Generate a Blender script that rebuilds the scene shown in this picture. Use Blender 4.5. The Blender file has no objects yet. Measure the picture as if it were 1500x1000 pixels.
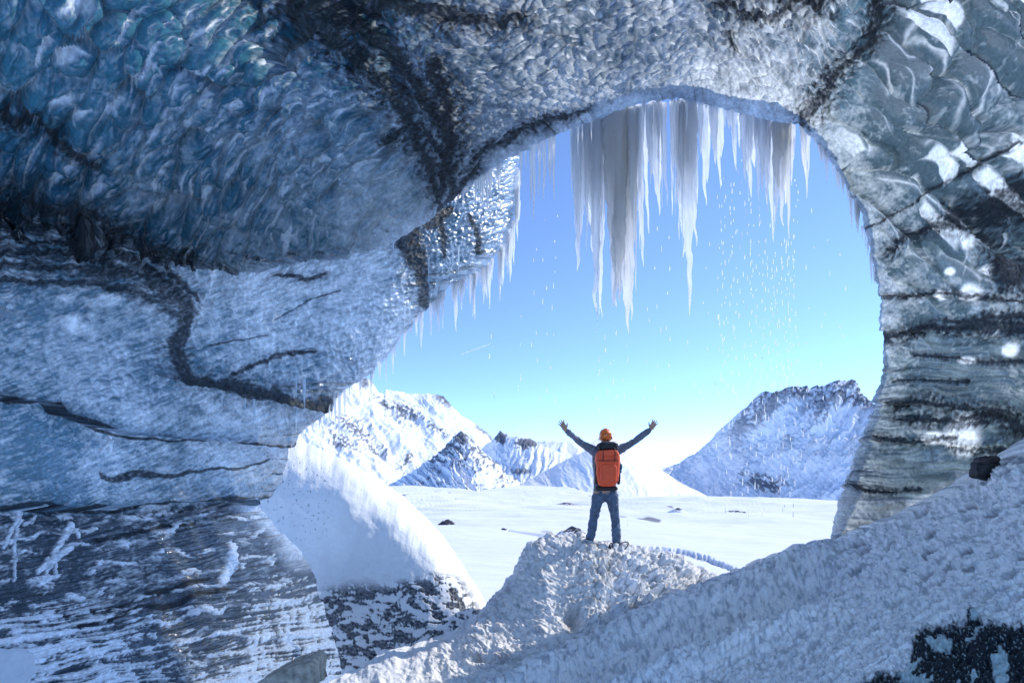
import bpy, bmesh, math, random
import numpy as np
from mathutils import Vector, Matrix
R = math.radians
random.seed(7)
F = 1500*20/36.0          # focal length in photo pixels
EYE = 5.0
HOR = 705.0
col = bpy.context.scene.collection

def P(px, py, Y):
    return np.array([(px-750)/F*Y, Y, EYE+(HOR-py)/F*Y])

# ------------------------------------------------------------------ noise
_rs = np.random.RandomState(11)
_perm = _rs.permutation(2048).astype(np.int32)
_ang = _rs.rand(2048)*2*np.pi
_gx, _gy = np.cos(_ang).astype(np.float32), np.sin(_ang).astype(np.float32)
_r1 = _rs.rand(2048).astype(np.float32); _r2 = _rs.rand(2048).astype(np.float32); _r3 = _rs.rand(2048).astype(np.float32)
def _h(ix, iy, s):
    return _perm[(_perm[(ix+s*131) & 2047]+iy+s*17) & 2047]
def pn(x, y, s=0):
    x = np.asarray(x, np.float32); y = np.asarray(y, np.float32)
    fx = np.floor(x); fy = np.floor(y)
    ix = fx.astype(np.int32); iy = fy.astype(np.int32)
    u = x-fx; v = y-fy
    def g(a, b):
        h = _h(ix+a, iy+b, s)
        return _gx[h]*(u-a)+_gy[h]*(v-b)
    su = u*u*u*(u*(u*6-15)+10); sv = v*v*v*(v*(v*6-15)+10)
    a = g(0, 0); b = g(1, 0); c = g(0, 1); d = g(1, 1)
    return ((a+su*(b-a))*(1-sv)+(c+su*(d-c))*sv)*1.5
def fbm(x, y, o=4, s=0, lac=2.03, gain=0.5):
    t = 0; a = 1; n = 0
    for k in range(o):
        t = t+a*pn(x, y, s+k); n += a; a *= gain; x = x*lac+3.1; y = y*lac+1.7
    return t/n
def ridged(x, y, o=4, s=0):
    t = 0; a = 1; n = 0
    for k in range(o):
        t = t+a*(1-np.abs(pn(x, y, s+k))*2); n += a; a *= .5; x = x*2.03+5; y = y*2.03+9
    return t/n
def cells(x, y, s=0, jit=.85):
    x = np.asarray(x, np.float32); y = np.asarray(y, np.float32)
    ix = np.floor(x).astype(np.int32); iy = np.floor(y).astype(np.int32)
    f1 = np.full(x.shape, 9, np.float32); f2 = f1.copy(); cid = np.zeros(x.shape, np.float32)
    for a in (-1, 0, 1):
        for b in (-1, 0, 1):
            h = _h(ix+a, iy+b, s)
            dx = ix+a+.5+(_r1[h]-.5)*jit-x; dy = iy+b+.5+(_r2[h]-.5)*jit-y
            d = dx*dx+dy*dy
            m = d < f1
            f2 = np.where(m, f1, np.minimum(f2, d)); cid = np.where(m, _r3[h], cid); f1 = np.where(m, d, f1)
    return np.sqrt(f1), np.sqrt(f2), cid
def cells_off(x, y, s=0, jit=.85):
    x = np.asarray(x, np.float32); y = np.asarray(y, np.float32)
    ix = np.floor(x).astype(np.int32); iy = np.floor(y).astype(np.int32)
    f1 = np.full(x.shape, 9, np.float32); ox = np.zeros(x.shape, np.float32); oy = ox.copy(); cid = ox.copy()
    for a in (-1, 0, 1):
        for b in (-1, 0, 1):
            h = _h(ix+a, iy+b, s)
            dx = ix+a+.5+(_r1[h]-.5)*jit-x; dy = iy+b+.5+(_r2[h]-.5)*jit-y
            d = dx*dx+dy*dy; m = d < f1
            ox = np.where(m, -dx, ox); oy = np.where(m, -dy, oy); cid = np.where(m, _r3[h], cid); f1 = np.where(m, d, f1)
    return np.sqrt(f1), ox, oy, cid
def crescents(a, b, s, n, th=.07, keep=.3):
    f, ox, oy, c = cells_off(a, b, s, .95)
    dirn = np.clip((ox*.9+oy*(c-.5)*1.2)/(f+.02), 0, 1)
    rr = .30+.16*c
    arc = np.exp(-((f-rr+n*.10)/(th*(.6+.9*c)*(.35+dirn)))**2)*dirn**1.3*ss(keep, keep+.12, (c*7.3) % 1)
    fill = ss(rr, rr-.05, f+n*.08)*ss(.10, .22, ox+n*.1)*ss(.72, .78, (c*13.7) % 1)
    return np.clip(arc, 0, 1), fill
def ss(a, b, x):
    t = np.clip((x-a)/(b-a), 0, 1); return t*t*(3-2*t)
def mix(a, b, t):
    return a+(b-a)*t
def mixc(c, c2, t):
    return c+(np.array(c2, np.float32)-c)*t[..., None]
def poly_dist(px, py, pts, w=None):
    """distance to a polyline; with per-point widths returns d/w"""
    best = np.full(px.shape, 1e9, np.float32)
    for k in range(len(pts)-1):
        ax, ay = pts[k][:2]; bx, by = pts[k+1][:2]
        dx, dy = bx-ax, by-ay
        t = np.clip(((px-ax)*dx+(py-ay)*dy)/(dx*dx+dy*dy+1e-6), 0, 1)
        d = np.hypot(px-ax-t*dx, py-ay-t*dy)
        if len(pts[k]) > 2:
            d = d/(pts[k][2]+t*(pts[k+1][2]-pts[k][2]))
        best = np.minimum(best, d)
    return best
def blob(px, py, cx, cy, rx, ry=None, p=1):
    ry = ry or rx
    return np.exp(-(((px-cx)/rx)**2+((py-cy)/ry)**2)**p)
def ycurve(px, pts):
    xs = [p[0] for p in pts]; ys = [p[1] for p in pts]
    return np.interp(px, xs, ys)

class Depth:
    """smooth depth through control points (thin plate on log depth)"""
    def __init__(s, ctrl, lam=1e-4):
        c = np.array(ctrl, float); s.xy = c[:, :2]/500.0; n = len(c)
        A = np.zeros((n+3, n+3)); A[:n, :n] = s.phi(s.xy[:, None]-s.xy[None])+np.eye(n)*lam
        A[:n, n] = 1; A[:n, n+1:] = s.xy; A[n, :n] = 1; A[n+1:, :n] = s.xy.T
        b = np.zeros(n+3); b[:n] = np.log(c[:, 2]); s.w = np.linalg.solve(A, b)
    def phi(s, d):
        r2 = (d**2).sum(-1)+1e-9; return .5*r2*np.log(r2)
    def __call__(s, px, py):
        px = np.asarray(px, float); py = np.asarray(py, float)
        out = s.w[-3]+s.w[-2]*px/500+s.w[-1]*py/500
        for k in range(len(s.xy)):
            r2 = (px/500-s.xy[k, 0])**2+(py/500-s.xy[k, 1])**2+1e-9
            out = out+s.w[k]*.5*r2*np.log(r2)
        return np.exp(out)

# ------------------------------------------------------------------ object helpers
def tag(o, label=None, cat=None, group=None, kind=None):
    if label: o['label'] = label
    if cat: o['category'] = cat
    if group: o['group'] = group
    if kind: o['kind'] = kind
    return o
def grid_object(name, V, mat, C=None, G=None, close=False):
    ns, nt = V.shape[:2]
    me = bpy.data.meshes.new(name)
    me.vertices.add(ns*nt); me.vertices.foreach_set('co', V.reshape(-1).astype(np.float32))
    idx = np.arange(ns*nt, dtype=np.int32).reshape(ns, nt)
    if close: idx = np.concatenate([idx, idx[:1]], 0)
    q = np.stack([idx[:-1, :-1], idx[:-1, 1:], idx[1:, 1:], idx[1:, :-1]], -1).reshape(-1, 4)
    n = len(q)
    me.loops.add(n*4); me.loops.foreach_set('vertex_index', q.reshape(-1))
    me.polygons.add(n); me.polygons.foreach_set('loop_start', np.arange(0, n*4, 4, dtype=np.int32))
    me.polygons.foreach_set('use_smooth', np.ones(n, bool))
    if C is not None:
        a = me.attributes.new('Col', 'FLOAT_COLOR', 'POINT')
        c = np.ones((ns*nt, 4), np.float32); c[:, :3] = np.clip(C.reshape(-1, 3), 0, 1); a.data.foreach_set('color', c.reshape(-1))
    if G is not None:
        a = me.attributes.new('gloss', 'FLOAT', 'POINT'); a.data.foreach_set('value', np.clip(G, 0, 1).reshape(-1).astype(np.float32))
    me.update(); me.validate()
    me.materials.append(mat)
    o = bpy.data.objects.new(name, me); col.objects.link(o)
    return o
def resample(pts, n, smooth=True, dens=None):
    pts = np.array(pts, float)
    rim = pts[:, :2]
    seg = np.hypot(*(np.diff(rim, axis=0).T)); 
    o = pts[:, -2:]; seg2 = np.hypot(*(np.diff(o, axis=0).T))
    w = seg+.45*seg2
    s = np.concatenate([[0], np.cumsum(w)]); s /= s[-1]
    t = np.linspace(0, 1, n)
    out = np.stack([np.interp(t, s, pts[:, k]) for k in range(pts.shape[1])], 1)
    if smooth:                                   # round the corners of the polyline
        k = max(3, int(n*.006)) | 1
        ker = np.hanning(k+2)[1:-1]; ker /= ker.sum()
        pad = k//2
        ext = np.concatenate([np.repeat(out[:1], pad, 0), out, np.repeat(out[-1:], pad, 0)])
        out = np.stack([np.convolve(ext[:, c], ker, 'valid') for c in range(out.shape[1])], 1)
    return out
extE_ = None
def normals(V):
    a = np.gradient(V, axis=0); b = np.gradient(V, axis=1)
    n = np.cross(a, b); n /= np.linalg.norm(n, axis=-1, keepdims=True)+1e-9
    return n
def sheet(name, pairs, ns, nt, depth, fields, mat, roll=None, ext=None, rnd=(10, .02), rimjit=2.0, tpow=1.15, keep=.35):
    """surface from an edge line (rim) inwards; roll = (thickness, outward metres, 'out'|'down', further)"""
    q = resample([(a[0], a[1], b[0], b[1]) for a, b in pairs], ns)
    t = np.linspace(0, 1, nt)**tpow
    if rimjit:
        i = np.arange(ns)
        L = np.cumsum(np.concatenate([[0], np.hypot(*np.diff(q[:, :2], axis=0).T)]))
        q[:, 0] += fbm(L/14, L*0+.5, 4, 3)*rimjit*2; q[:, 1] += fbm(L/14, L*0+7.5, 4, 5)*rimjit*2
    px = q[:, None, 0]+(q[:, None, 2]-q[:, None, 0])*t; py = q[:, None, 1]+(q[:, None, 3]-q[:, None, 1])*t
    Y = depth(px, py)
    dr = np.hypot(px-px[:, :1], py-py[:, :1])
    Y = Y*(1+rnd[1]*np.exp(-(dr/rnd[0])))
    V = np.stack([(px-750)/F*Y, Y, EYE+(HOR-py)/F*Y], -1)
    N = normals(V)
    flip = np.sign(-(V-np.array([0, 0, EYE])) * N).sum()  # towards the viewer side
    d = -((V-np.array([0, 0, EYE]))*N).sum(-1)
    if d.mean() < 0: N = -N
    h, C, G = fields(px.astype(np.float32), py.astype(np.float32), V, dr)
    att = keep+(1-keep)*(1-np.exp(-dr/12))
    V = V+N*(h*att*Y/F)[..., None]
    parts = [V]; Cs = [C]; Gs = [G]
    if roll:
        T, Rout, mode, far = roll
        rim = V[:, 0]
        if mode == 'down':
            out = np.zeros_like(rim); out[:, 2] = -1
        else:
            c = np.array(mode)
            out = rim-np.array([0, 0, 0]); out = rim-c; out[:, 1] = 0; out /= np.linalg.norm(out, axis=1, keepdims=True)+1e-9
        rows = []
        nr = 16
        back = rim-np.array([0, 0, EYE]); back /= np.linalg.norm(back, axis=1, keepdims=True)
        if mode == 'down': back = np.array([[0, 1, 0]])
        Tv = T if np.isscalar(T) else np.interp(np.linspace(0, 1, ns), T[0], T[1])[:, None]; T = np.mean(Tv)
        jit = fbm(rim[:, 0]*1.3, rim[:, 2]*1.3, 4, 9)
        for k in range(nr, 0, -1):
            a = k/nr*np.pi/2
            p = rim+back*Tv*np.sin(a)+out*(Rout*(1-np.cos(a)))[None]
            p = p+out*(fbm(rim[:, 0]*2+k*.4, rim[:, 2]*2+k*.2, 3, 21)*.12*np.sin(a)*T)[:, None]
            rows.append(p)
        first = rows[0]
        if far:
            rows = [first+out*f*far+np.array([0, 1, 0])*f*far*.02 for f in (1, .5, .2)]+rows
        rows = np.stack(rows, 1)
        parts.insert(0, rows); m = rows.shape[1]
        Cs.insert(0, np.repeat(C[:, :1], m, 1)); Gs.insert(0, np.repeat(G[:, :1]*.4, m, 1))
    if ext:                                       # carry the wall on past the frame, to the end that ext sets
        e = V[:, -1]; m = 150
        k = (np.arange(1, m+1)/m)[None, :, None]
        tgt = ext(e)
        c0 = (V[:, -1]-V[:, -2]); L = np.linalg.norm(tgt-e, axis=1)[:, None]
        rows = e[:, None]+(tgt-e)[:, None]*k
        n2 = fbm(rows[..., 1]*.8+rows[..., 0], rows[..., 2]*.8, 3, 31)*.25*np.minimum(k[..., 0]*4, 1)
        rows[..., 0] += n2; rows[..., 2] += n2*.5
        wv = np.cumsum(np.concatenate([[0], np.linalg.norm(np.diff(e, axis=0), axis=1)]))[:, None]+rows[..., 1]*0
        g1_, g2_, gi = cells(wv*3.2+fbm(wv, rows[..., 1], 3, 32), rows[..., 1]*4.2, 33)
        lift = (g1_**2*.10+fbm(wv*5, rows[..., 1]*5, 4, 34)*.05)*np.minimum(k[..., 0]*12, 1)
        rows[..., 0] -= np.sign(rows[..., 0])*lift; rows[..., 2] -= lift*.5
        frx = np.clip(.25+fbm(wv*2, rows[..., 1]*2, 5, 35)*.9+ss(.6, .75, gi)*.3, 0, 1)[..., None]
        own = np.array([.05, .13, .18])*(1-frx)+np.array([.62, .76, .84])*frx if ext is not extE_ else np.array([.74, .77, .80])*(.8+.2*frx)
        kb = np.minimum(k*14, 1); parts.append(rows); Cs.append(C[:, -1:]*(1-kb)+own*kb); Gs.append(np.repeat(G[:, -1:], m, 1))
    V = np.concatenate(parts, 1); C = np.concatenate(Cs, 1); G = np.concatenate(Gs, 1)
    o = grid_object(name, V, mat, C, G)
    o_rim = (q, Y[:, 0])
    return o, q, Y[:, 0]

# ------------------------------------------------------------------ materials
def newmat(name):
    m = bpy.data.materials.new(name); m.use_nodes = True
    nt = m.node_tree; nt.nodes.clear()
    out = nt.nodes.new('ShaderNodeOutputMaterial'); b = nt.nodes.new('ShaderNodeBsdfPrincipled')
    nt.links.new(b.outputs[0], out.inputs[0])
    return m, nt, b, out
def noise_node(nt, scale, detail=4, rough=.6, coord='Object', dist=0, vscale=None):
    tc = nt.nodes.new('ShaderNodeTexCoord'); n = nt.nodes.new('ShaderNodeTexNoise')
    n.inputs['Scale'].default_value = scale; n.inputs['Detail'].default_value = detail; n.inputs['Roughness'].default_value = rough
    n.inputs['Distortion'].default_value = dist
    if vscale:
        mp = nt.nodes.new('ShaderNodeMapping'); mp.inputs['Scale'].default_value = vscale
        nt.links.new(tc.outputs[coord], mp.inputs[0]); nt.links.new(mp.outputs[0], n.inputs['Vector'])
    else: nt.links.new(tc.outputs[coord], n.inputs['Vector'])
    return n
def attr_material(name, rough_lo, rough_hi, bumps, ior=1.31, spec=.5, var=.35, sss=0):
    m, nt, b, out = newmat(name)
    a = nt.nodes.new('ShaderNodeAttribute'); a.attribute_name = 'Col'
    g = nt.nodes.new('ShaderNodeAttribute'); g.attribute_name = 'gloss'
    n = noise_node(nt, 26, 5, .65)
    mr = nt.nodes.new('ShaderNodeMapRange'); mr.inputs[1].default_value = .3; mr.inputs[2].default_value = .7
    mr.inputs[3].default_value = 1-var; mr.inputs[4].default_value = 1+var
    nt.links.new(n.outputs['Fac'], mr.inputs[0])
    vm = nt.nodes.new('ShaderNodeVectorMath'); vm.operation = 'SCALE'
    nt.links.new(a.outputs['Color'], vm.inputs[0]); nt.links.new(mr.outputs[0], vm.inputs['Scale'])
    nt.links.new(vm.outputs[0], b.inputs['Base Color'])
    r = nt.nodes.new('ShaderNodeMapRange'); r.inputs[3].default_value = rough_hi; r.inputs[4].default_value = rough_lo
    nt.links.new(g.outputs['Fac'], r.inputs[0]); nt.links.new(r.outputs[0], b.inputs['Roughness'])
    b.inputs['IOR'].default_value = ior
    if 'Specular IOR Level' in b.inputs: b.inputs['Specular IOR Level'].default_value = spec
    prev = None
    for sc, dist, st in bumps:
        nn = noise_node(nt, sc, 3, .6)
        bp = nt.nodes.new('ShaderNodeBump'); bp.inputs['Distance'].default_value = dist; bp.inputs['Strength'].default_value = st
        nt.links.new(nn.outputs['Fac'], bp.inputs['Height'])
        if prev: nt.links.new(prev.outputs[0], bp.inputs['Normal'])
        sm = nt.nodes.new('ShaderNodeMapRange'); sm.inputs[1].default_value = .2; sm.inputs[2].default_value = .8; sm.inputs[3].default_value = st; sm.inputs[4].default_value = st*.22
        nt.links.new(g.outputs['Fac'], sm.inputs[0]); nt.links.new(sm.outputs[0], bp.inputs['Strength'])
        prev = bp
    if prev: nt.links.new(prev.outputs[0], b.inputs['Normal'])
    if sss:                                    # light that filters through the ice roof
        gm = nt.nodes.new('ShaderNodeGamma'); gm.inputs[1].default_value = .88; nt.links.new(vm.outputs[0], gm.inputs[0])
        tr = nt.nodes.new('ShaderNodeBsdfTranslucent'); nt.links.new(gm.outputs[0], tr.inputs[0])
        if prev: nt.links.new(prev.outputs[0], tr.inputs['Normal'])
        ms = nt.nodes.new('ShaderNodeMixShader'); ms.inputs[0].default_value = sss
        bw = nt.nodes.new('ShaderNodeRGBToBW'); lm = nt.nodes.new('ShaderNodeMapRange')     # ash blocks the light, clear ice passes it
        lm.inputs[1].default_value = .012; lm.inputs[2].default_value = .10; lm.inputs[3].default_value = .03; lm.inputs[4].default_value = sss
        nt.links.new(a.outputs['Color'], bw.inputs[0]); nt.links.new(bw.outputs[0], lm.inputs[0]); nt.links.new(lm.outputs[0], ms.inputs[0])
        fz = nt.nodes.new('ShaderNodeFresnel'); fz.inputs['IOR'].default_value = 1.6      # wet skin of melt water over the ice
        if prev: nt.links.new(prev.outputs[0], fz.inputs['Normal'])
        gm2 = nt.nodes.new('ShaderNodeMath'); gm2.operation = 'MULTIPLY'; nt.links.new(fz.outputs[0], gm2.inputs[0]); nt.links.new(g.outputs['Fac'], gm2.inputs[1])
        gs = nt.nodes.new('ShaderNodeBsdfGlossy'); gs.inputs['Roughness'].default_value = .09
        if prev: nt.links.new(prev.outputs[0], gs.inputs['Normal'])
        m3 = nt.nodes.new('ShaderNodeMixShader'); nt.links.new(gm2.outputs[0], m3.inputs[0])
        nt.links.new(b.outputs[0], ms.inputs[1]); nt.links.new(tr.outputs[0], ms.inputs[2]); nt.links.new(ms.outputs[0], m3.inputs[1]); nt.links.new(gs.outputs[0], m3.inputs[2]); nt.links.new(m3.outputs[0], out.inputs[0])
    return m
M = {}
M['ice'] = attr_material('glacier_ice', .16, .75, [(18, .03, .5), (75, .008, .6)], spec=1.0, var=.3, sss=.78)
M['snow'] = attr_material('granular_snow', .35, .85, [(30, .02, .5), (110, .006, .7)], spec=.35, var=.12)
M['drift'] = attr_material('smooth_drifted_snow', .4, .8, [(6, .02, .25), (90, .003, .4)], spec=.25, var=.04)
M['plain'] = attr_material('wind_packed_snow', .4, .8, [(1.2, .06, .4), (9, .02, .4)], spec=.2, var=.02)
M['mountain'] = attr_material('mountain_snow_and_rock', .6, .9, [(.05, 3, .35), (.15, 1, .3)], spec=.1, var=.05)
def flat(name, c, rough=.6, metal=0, bump=None, var=0, spec=.5, coat=0):
    m, nt, b, out = newmat(name)
    b.inputs['Base Color'].default_value = (*c, 1); b.inputs['Roughness'].default_value = rough; b.inputs['Metallic'].default_value = metal
    b.inputs['Specular IOR Level'].default_value = spec; b.inputs['Coat Weight'].default_value = coat
    if var:
        n = noise_node(nt, var[0], 4, .6); cr = nt.nodes.new('ShaderNodeValToRGB')
        cr.color_ramp.elements[0].position = .3; cr.color_ramp.elements[1].position = .7
        cr.color_ramp.elements[0].color = (*[v*(1-var[1]) for v in c], 1); cr.color_ramp.elements[1].color = (*[min(1, v*(1+var[1])) for v in c], 1)
        nt.links.new(n.outputs['Fac'], cr.inputs[0]); nt.links.new(cr.outputs[0], b.inputs['Base Color'])
    if bump:
        n = noise_node(nt, bump[0], 4, .6); bp = nt.nodes.new('ShaderNodeBump'); bp.inputs['Distance'].default_value = bump[1]
        nt.links.new(n.outputs['Fac'], bp.inputs['Height']); nt.links.new(bp.outputs[0], b.inputs['Normal'])
    return m
def icicle_mat(name, c, dirty=None):
    m, nt, b, out = newmat(name)
    b.inputs['Base Color'].default_value = (*c, 1); b.inputs['Roughness'].default_value = .12; b.inputs['IOR'].default_value = 1.31
    b.inputs['Specular IOR Level'].default_value = 1; b.inputs['Transmission Weight'].default_value = 0; b.inputs['Roughness'].default_value = .12; b.inputs['Coat Weight'].default_value = .6; b.inputs['Coat Roughness'].default_value = .05
    if dirty:
        n = noise_node(nt, 2.0, 5, .6, vscale=(6, 6, .8)); cr = nt.nodes.new('ShaderNodeValToRGB')
        cr.color_ramp.elements[0].position = .38; cr.color_ramp.elements[1].position = .62
        cr.color_ramp.elements[0].color = (*dirty, 1); cr.color_ramp.elements[1].color = (*c, 1)
        nt.links.new(n.outputs['Fac'], cr.inputs[0]); nt.links.new(cr.outputs[0], b.inputs['Base Color'])
    tr = nt.nodes.new('ShaderNodeBsdfTranslucent'); tr.inputs[0].default_value = (*c, 1)
    ms = nt.nodes.new('ShaderNodeMixShader'); ms.inputs[0].default_value = .72
    gl = nt.nodes.new('ShaderNodeBsdfTransparent')
    n = noise_node(nt, 22, 4, .6, vscale=(1, 1, .22)); bp = nt.nodes.new('ShaderNodeBump'); bp.inputs['Distance'].default_value = .02
    nt.links.new(n.outputs['Fac'], bp.inputs['Height']); nt.links.new(bp.outputs[0], b.inputs['Normal'])
    m2 = nt.nodes.new('ShaderNodeMixShader'); m2.inputs[0].default_value = .24
    nt.links.new(b.outputs[0], ms.inputs[1]); nt.links.new(tr.outputs[0], ms.inputs[2]); nt.links.new(ms.outputs[0], m2.inputs[1]); nt.links.new(gl.outputs[0], m2.inputs[2]); nt.links.new(m2.outputs[0], out.inputs[0])
    return m
M['icicle'] = icicle_mat('milky_icicle_ice', (.96, .98, 1))
M['icicle_dirty'] = icicle_mat('silty_icicle_ice', (.97, .97, .96), (.84, .79, .72))
M['icicle_blue'] = icicle_mat('clear_icicle_ice', (.75, .86, .95))

# ------------------------------------------------------------------ cave ceiling and right wall
DA = Depth([(1213, 800, 8.6), (1245, 700, 8.5), (1290, 500, 8.2), (1262, 320, 8.2), (1170, 183, 8.2), (1000, 150, 8.2), (890, 165, 8.0), (790, 205, 7.7),
            (700, 265, 7.3), (650, 303, 7.0), (570, 357, 6.4), (440, 386, 5.7), (300, 395, 5.2), (100, 325, 4.6), (0, 312, 4.3), (-60, 312, 4.1),
            (-60, 150, 4.2), (0, 0, 4.5), (200, 100, 5.0), (400, 0, 5.1), (420, 200, 5.8), (600, 150, 6.4), (700, 0, 5.9), (1000, 0, 6.3), (900, 90, 7.2),
            (1200, 60, 6.9), (1350, 0, 6.0), (1500, 0, 5.3), (1560, -60, 4.9), (1400, 200, 6.9), (1500, 200, 6.0), (1500, 400, 6.4), (1400, 400, 7.2),
            (1500, 600, 6.9), (1400, 650, 7.7), (1560, 700, 7.2), (1560, 500, 6.3), (1330, 300, 7.7), (250, 300, 5.1)])
A_pairs = [((1190, 850), (1590, 850)), ((1213, 800), (1590, 790)), ((1228, 735), (1590, 700)), ((1247, 698), (1590, 640)), ((1252, 665), (1590, 590)), ((1272, 618), (1590, 520)),
           ((1286, 560), (1590, 420)), ((1291, 500), (1590, 300)), ((1289, 440), (1590, 190)), ((1279, 390), (1590, 80)), ((1262, 320), (1590, -90)),
           ((1240, 270), (1480, -90)), ((1203, 215), (1330, -90)), ((1172, 181), (1240, -90)), ((1130, 178), (1160, -90)), ((1060, 160), (1050, -90)),
           ((1000, 150), (930, -90)), ((950, 152), (820, -90)), ((890, 165), (690, -90)), ((840, 183), (550, -90)), ((790, 205), (400, -90)),
           ((745, 232), (200, -90)), ((700, 265), (-90, -90)), ((650, 303), (-90, 60)), ((610, 335), (-90, 130)), ((570, 357), (-90, 180)), ((500, 381), (-90, 215)),
           ((440, 386), (-90, 240)), ((380, 400), (-90, 262)), ((300, 395), (-90, 280)), ((200, 352), (-90, 295)), ((100, 325), (-90, 305)), ((0, 312), (-90, 312))]
ASH = [
    [(430, -10, 26), (520, 30, 22), (580, 80, 16), (615, 130, 14), (650, 175, 12)],
    [(380, -60, 30), (450, 10, 30), (560, 5, 24), (640, 20, 14), (760, 20, 8)],
    [(470, 40, 18), (530, 90, 18), (560, 130, 16), (600, 190, 9), (632, 260, 7), (645, 296, 6)],
    [(635, 95, 9), (655, 140, 13), (662, 190, 12), (652, 240, 9), (658, 275, 7), (648, 300, 6)],
    [(610, 180, 6), (650, 230, 5), (640, 290, 5)], [(700, 240, 4), (680, 262, 6), (655, 298, 6)],
    [(690, 235, 4), (760, 190, 5), (860, 150, 3)], [(560, 110, 10), (600, 150, 10), (590, 190, 8), (560, 200, 6)],
    [(1172, 182, 7), (1190, 160, 11), (1215, 130, 10), (1245, 85, 11), (1275, 45, 11), (1300, -20, 10)],
    [(1050, 10, 8), (1100, 35, 8), (1150, 25, 9), (1200, -5, 10), (1130, -15, 14)], [(1070, 60, 5), (1080, 90, 4)],
    [(1300, 362, 4), (1350, 342, 6), (1430, 310, 8), (1500, 280, 14), (1560, 265, 18)], [(1340, 340, 4), (1420, 330, 10), (1500, 300, 14), (1580, 300, 14)],
    [(1290, 436, 2), (1370, 428, 2.5), (1500, 438, 3)], [(1285, 493, 4), (1380, 484, 5), (1420, 478, 6), (1500, 482, 7), (1580, 484, 7)],
    [(1380, 470, 3), (1580, 476, 4)], [(1300, 588, 4), (1400, 592, 6), (1500, 606, 5), (1580, 612, 5)],
    [(1285, 640, 3), (1340, 646, 3), (1400, 640, 3)], [(1390, 655, 5), (1450, 662, 6), (1530, 660, 4)], [(1250, 712, 2), (1300, 722, 3), (1350, 715, 2)],
    [(1265, 338, 1), (1330, 300, 1.2), (1400, 262, 2), (1500, 205, 3)], [(1470, 345, 16), (1500, 400, 18), (1580, 400, 22)], [(1420, 470, 4), (1500, 462, 7), (1580, 460, 8)], [(1400, 610, 5), (1500, 625, 10), (1580, 630, 12)], [(1310, 612, 3), (1380, 616, 5), (1440, 625, 3)],
    [(-60, 165, 8), (40, 180, 8), (90, 210, 8), (140, 238, 5)], [(0, 300, 9), (60, 305, 8), (150, 325, 9), (220, 372, 9), (290, 400, 8)],
    [(1330, 520, 1.5), (1440, 530, 2), (1560, 525, 2)], [(1300, 555, 1.5), (1420, 560, 1.5)]]
BLOBS_R = [(1425, 428, 17, 14), (1373, 432, 8, 8), (1425, 355, 12, 10), (1396, 397, 8, 6), (1410, 640, 26, 30), (1415, 527, 14, 5), (1480, 512, 12, 10),
           (1138, 30, 24, 20), (1370, 640, 18, 9), (1455, 395, 10, 8)]
def ash_field(px, py, lines, seed):
    wx = fbm(px/75, py/75, 3, seed)*22+fbm(px/16, py/16, 3, seed+2)*3; wy = fbm(px/75, py/75, 3, seed+5)*22+fbm(px/16, py/16, 3, seed+7)*3
    best = np.full(px.shape, 9, np.float32)
    for l in lines:
        if len(l[0]) == 2: l = [(a, b, 6) for a, b in l]
        w = max(q[2] for q in l)
        k = min(1, w/9)
        best = np.minimum(best, poly_dist(px+wx*k, py+wy*k, l))
    return best
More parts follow.
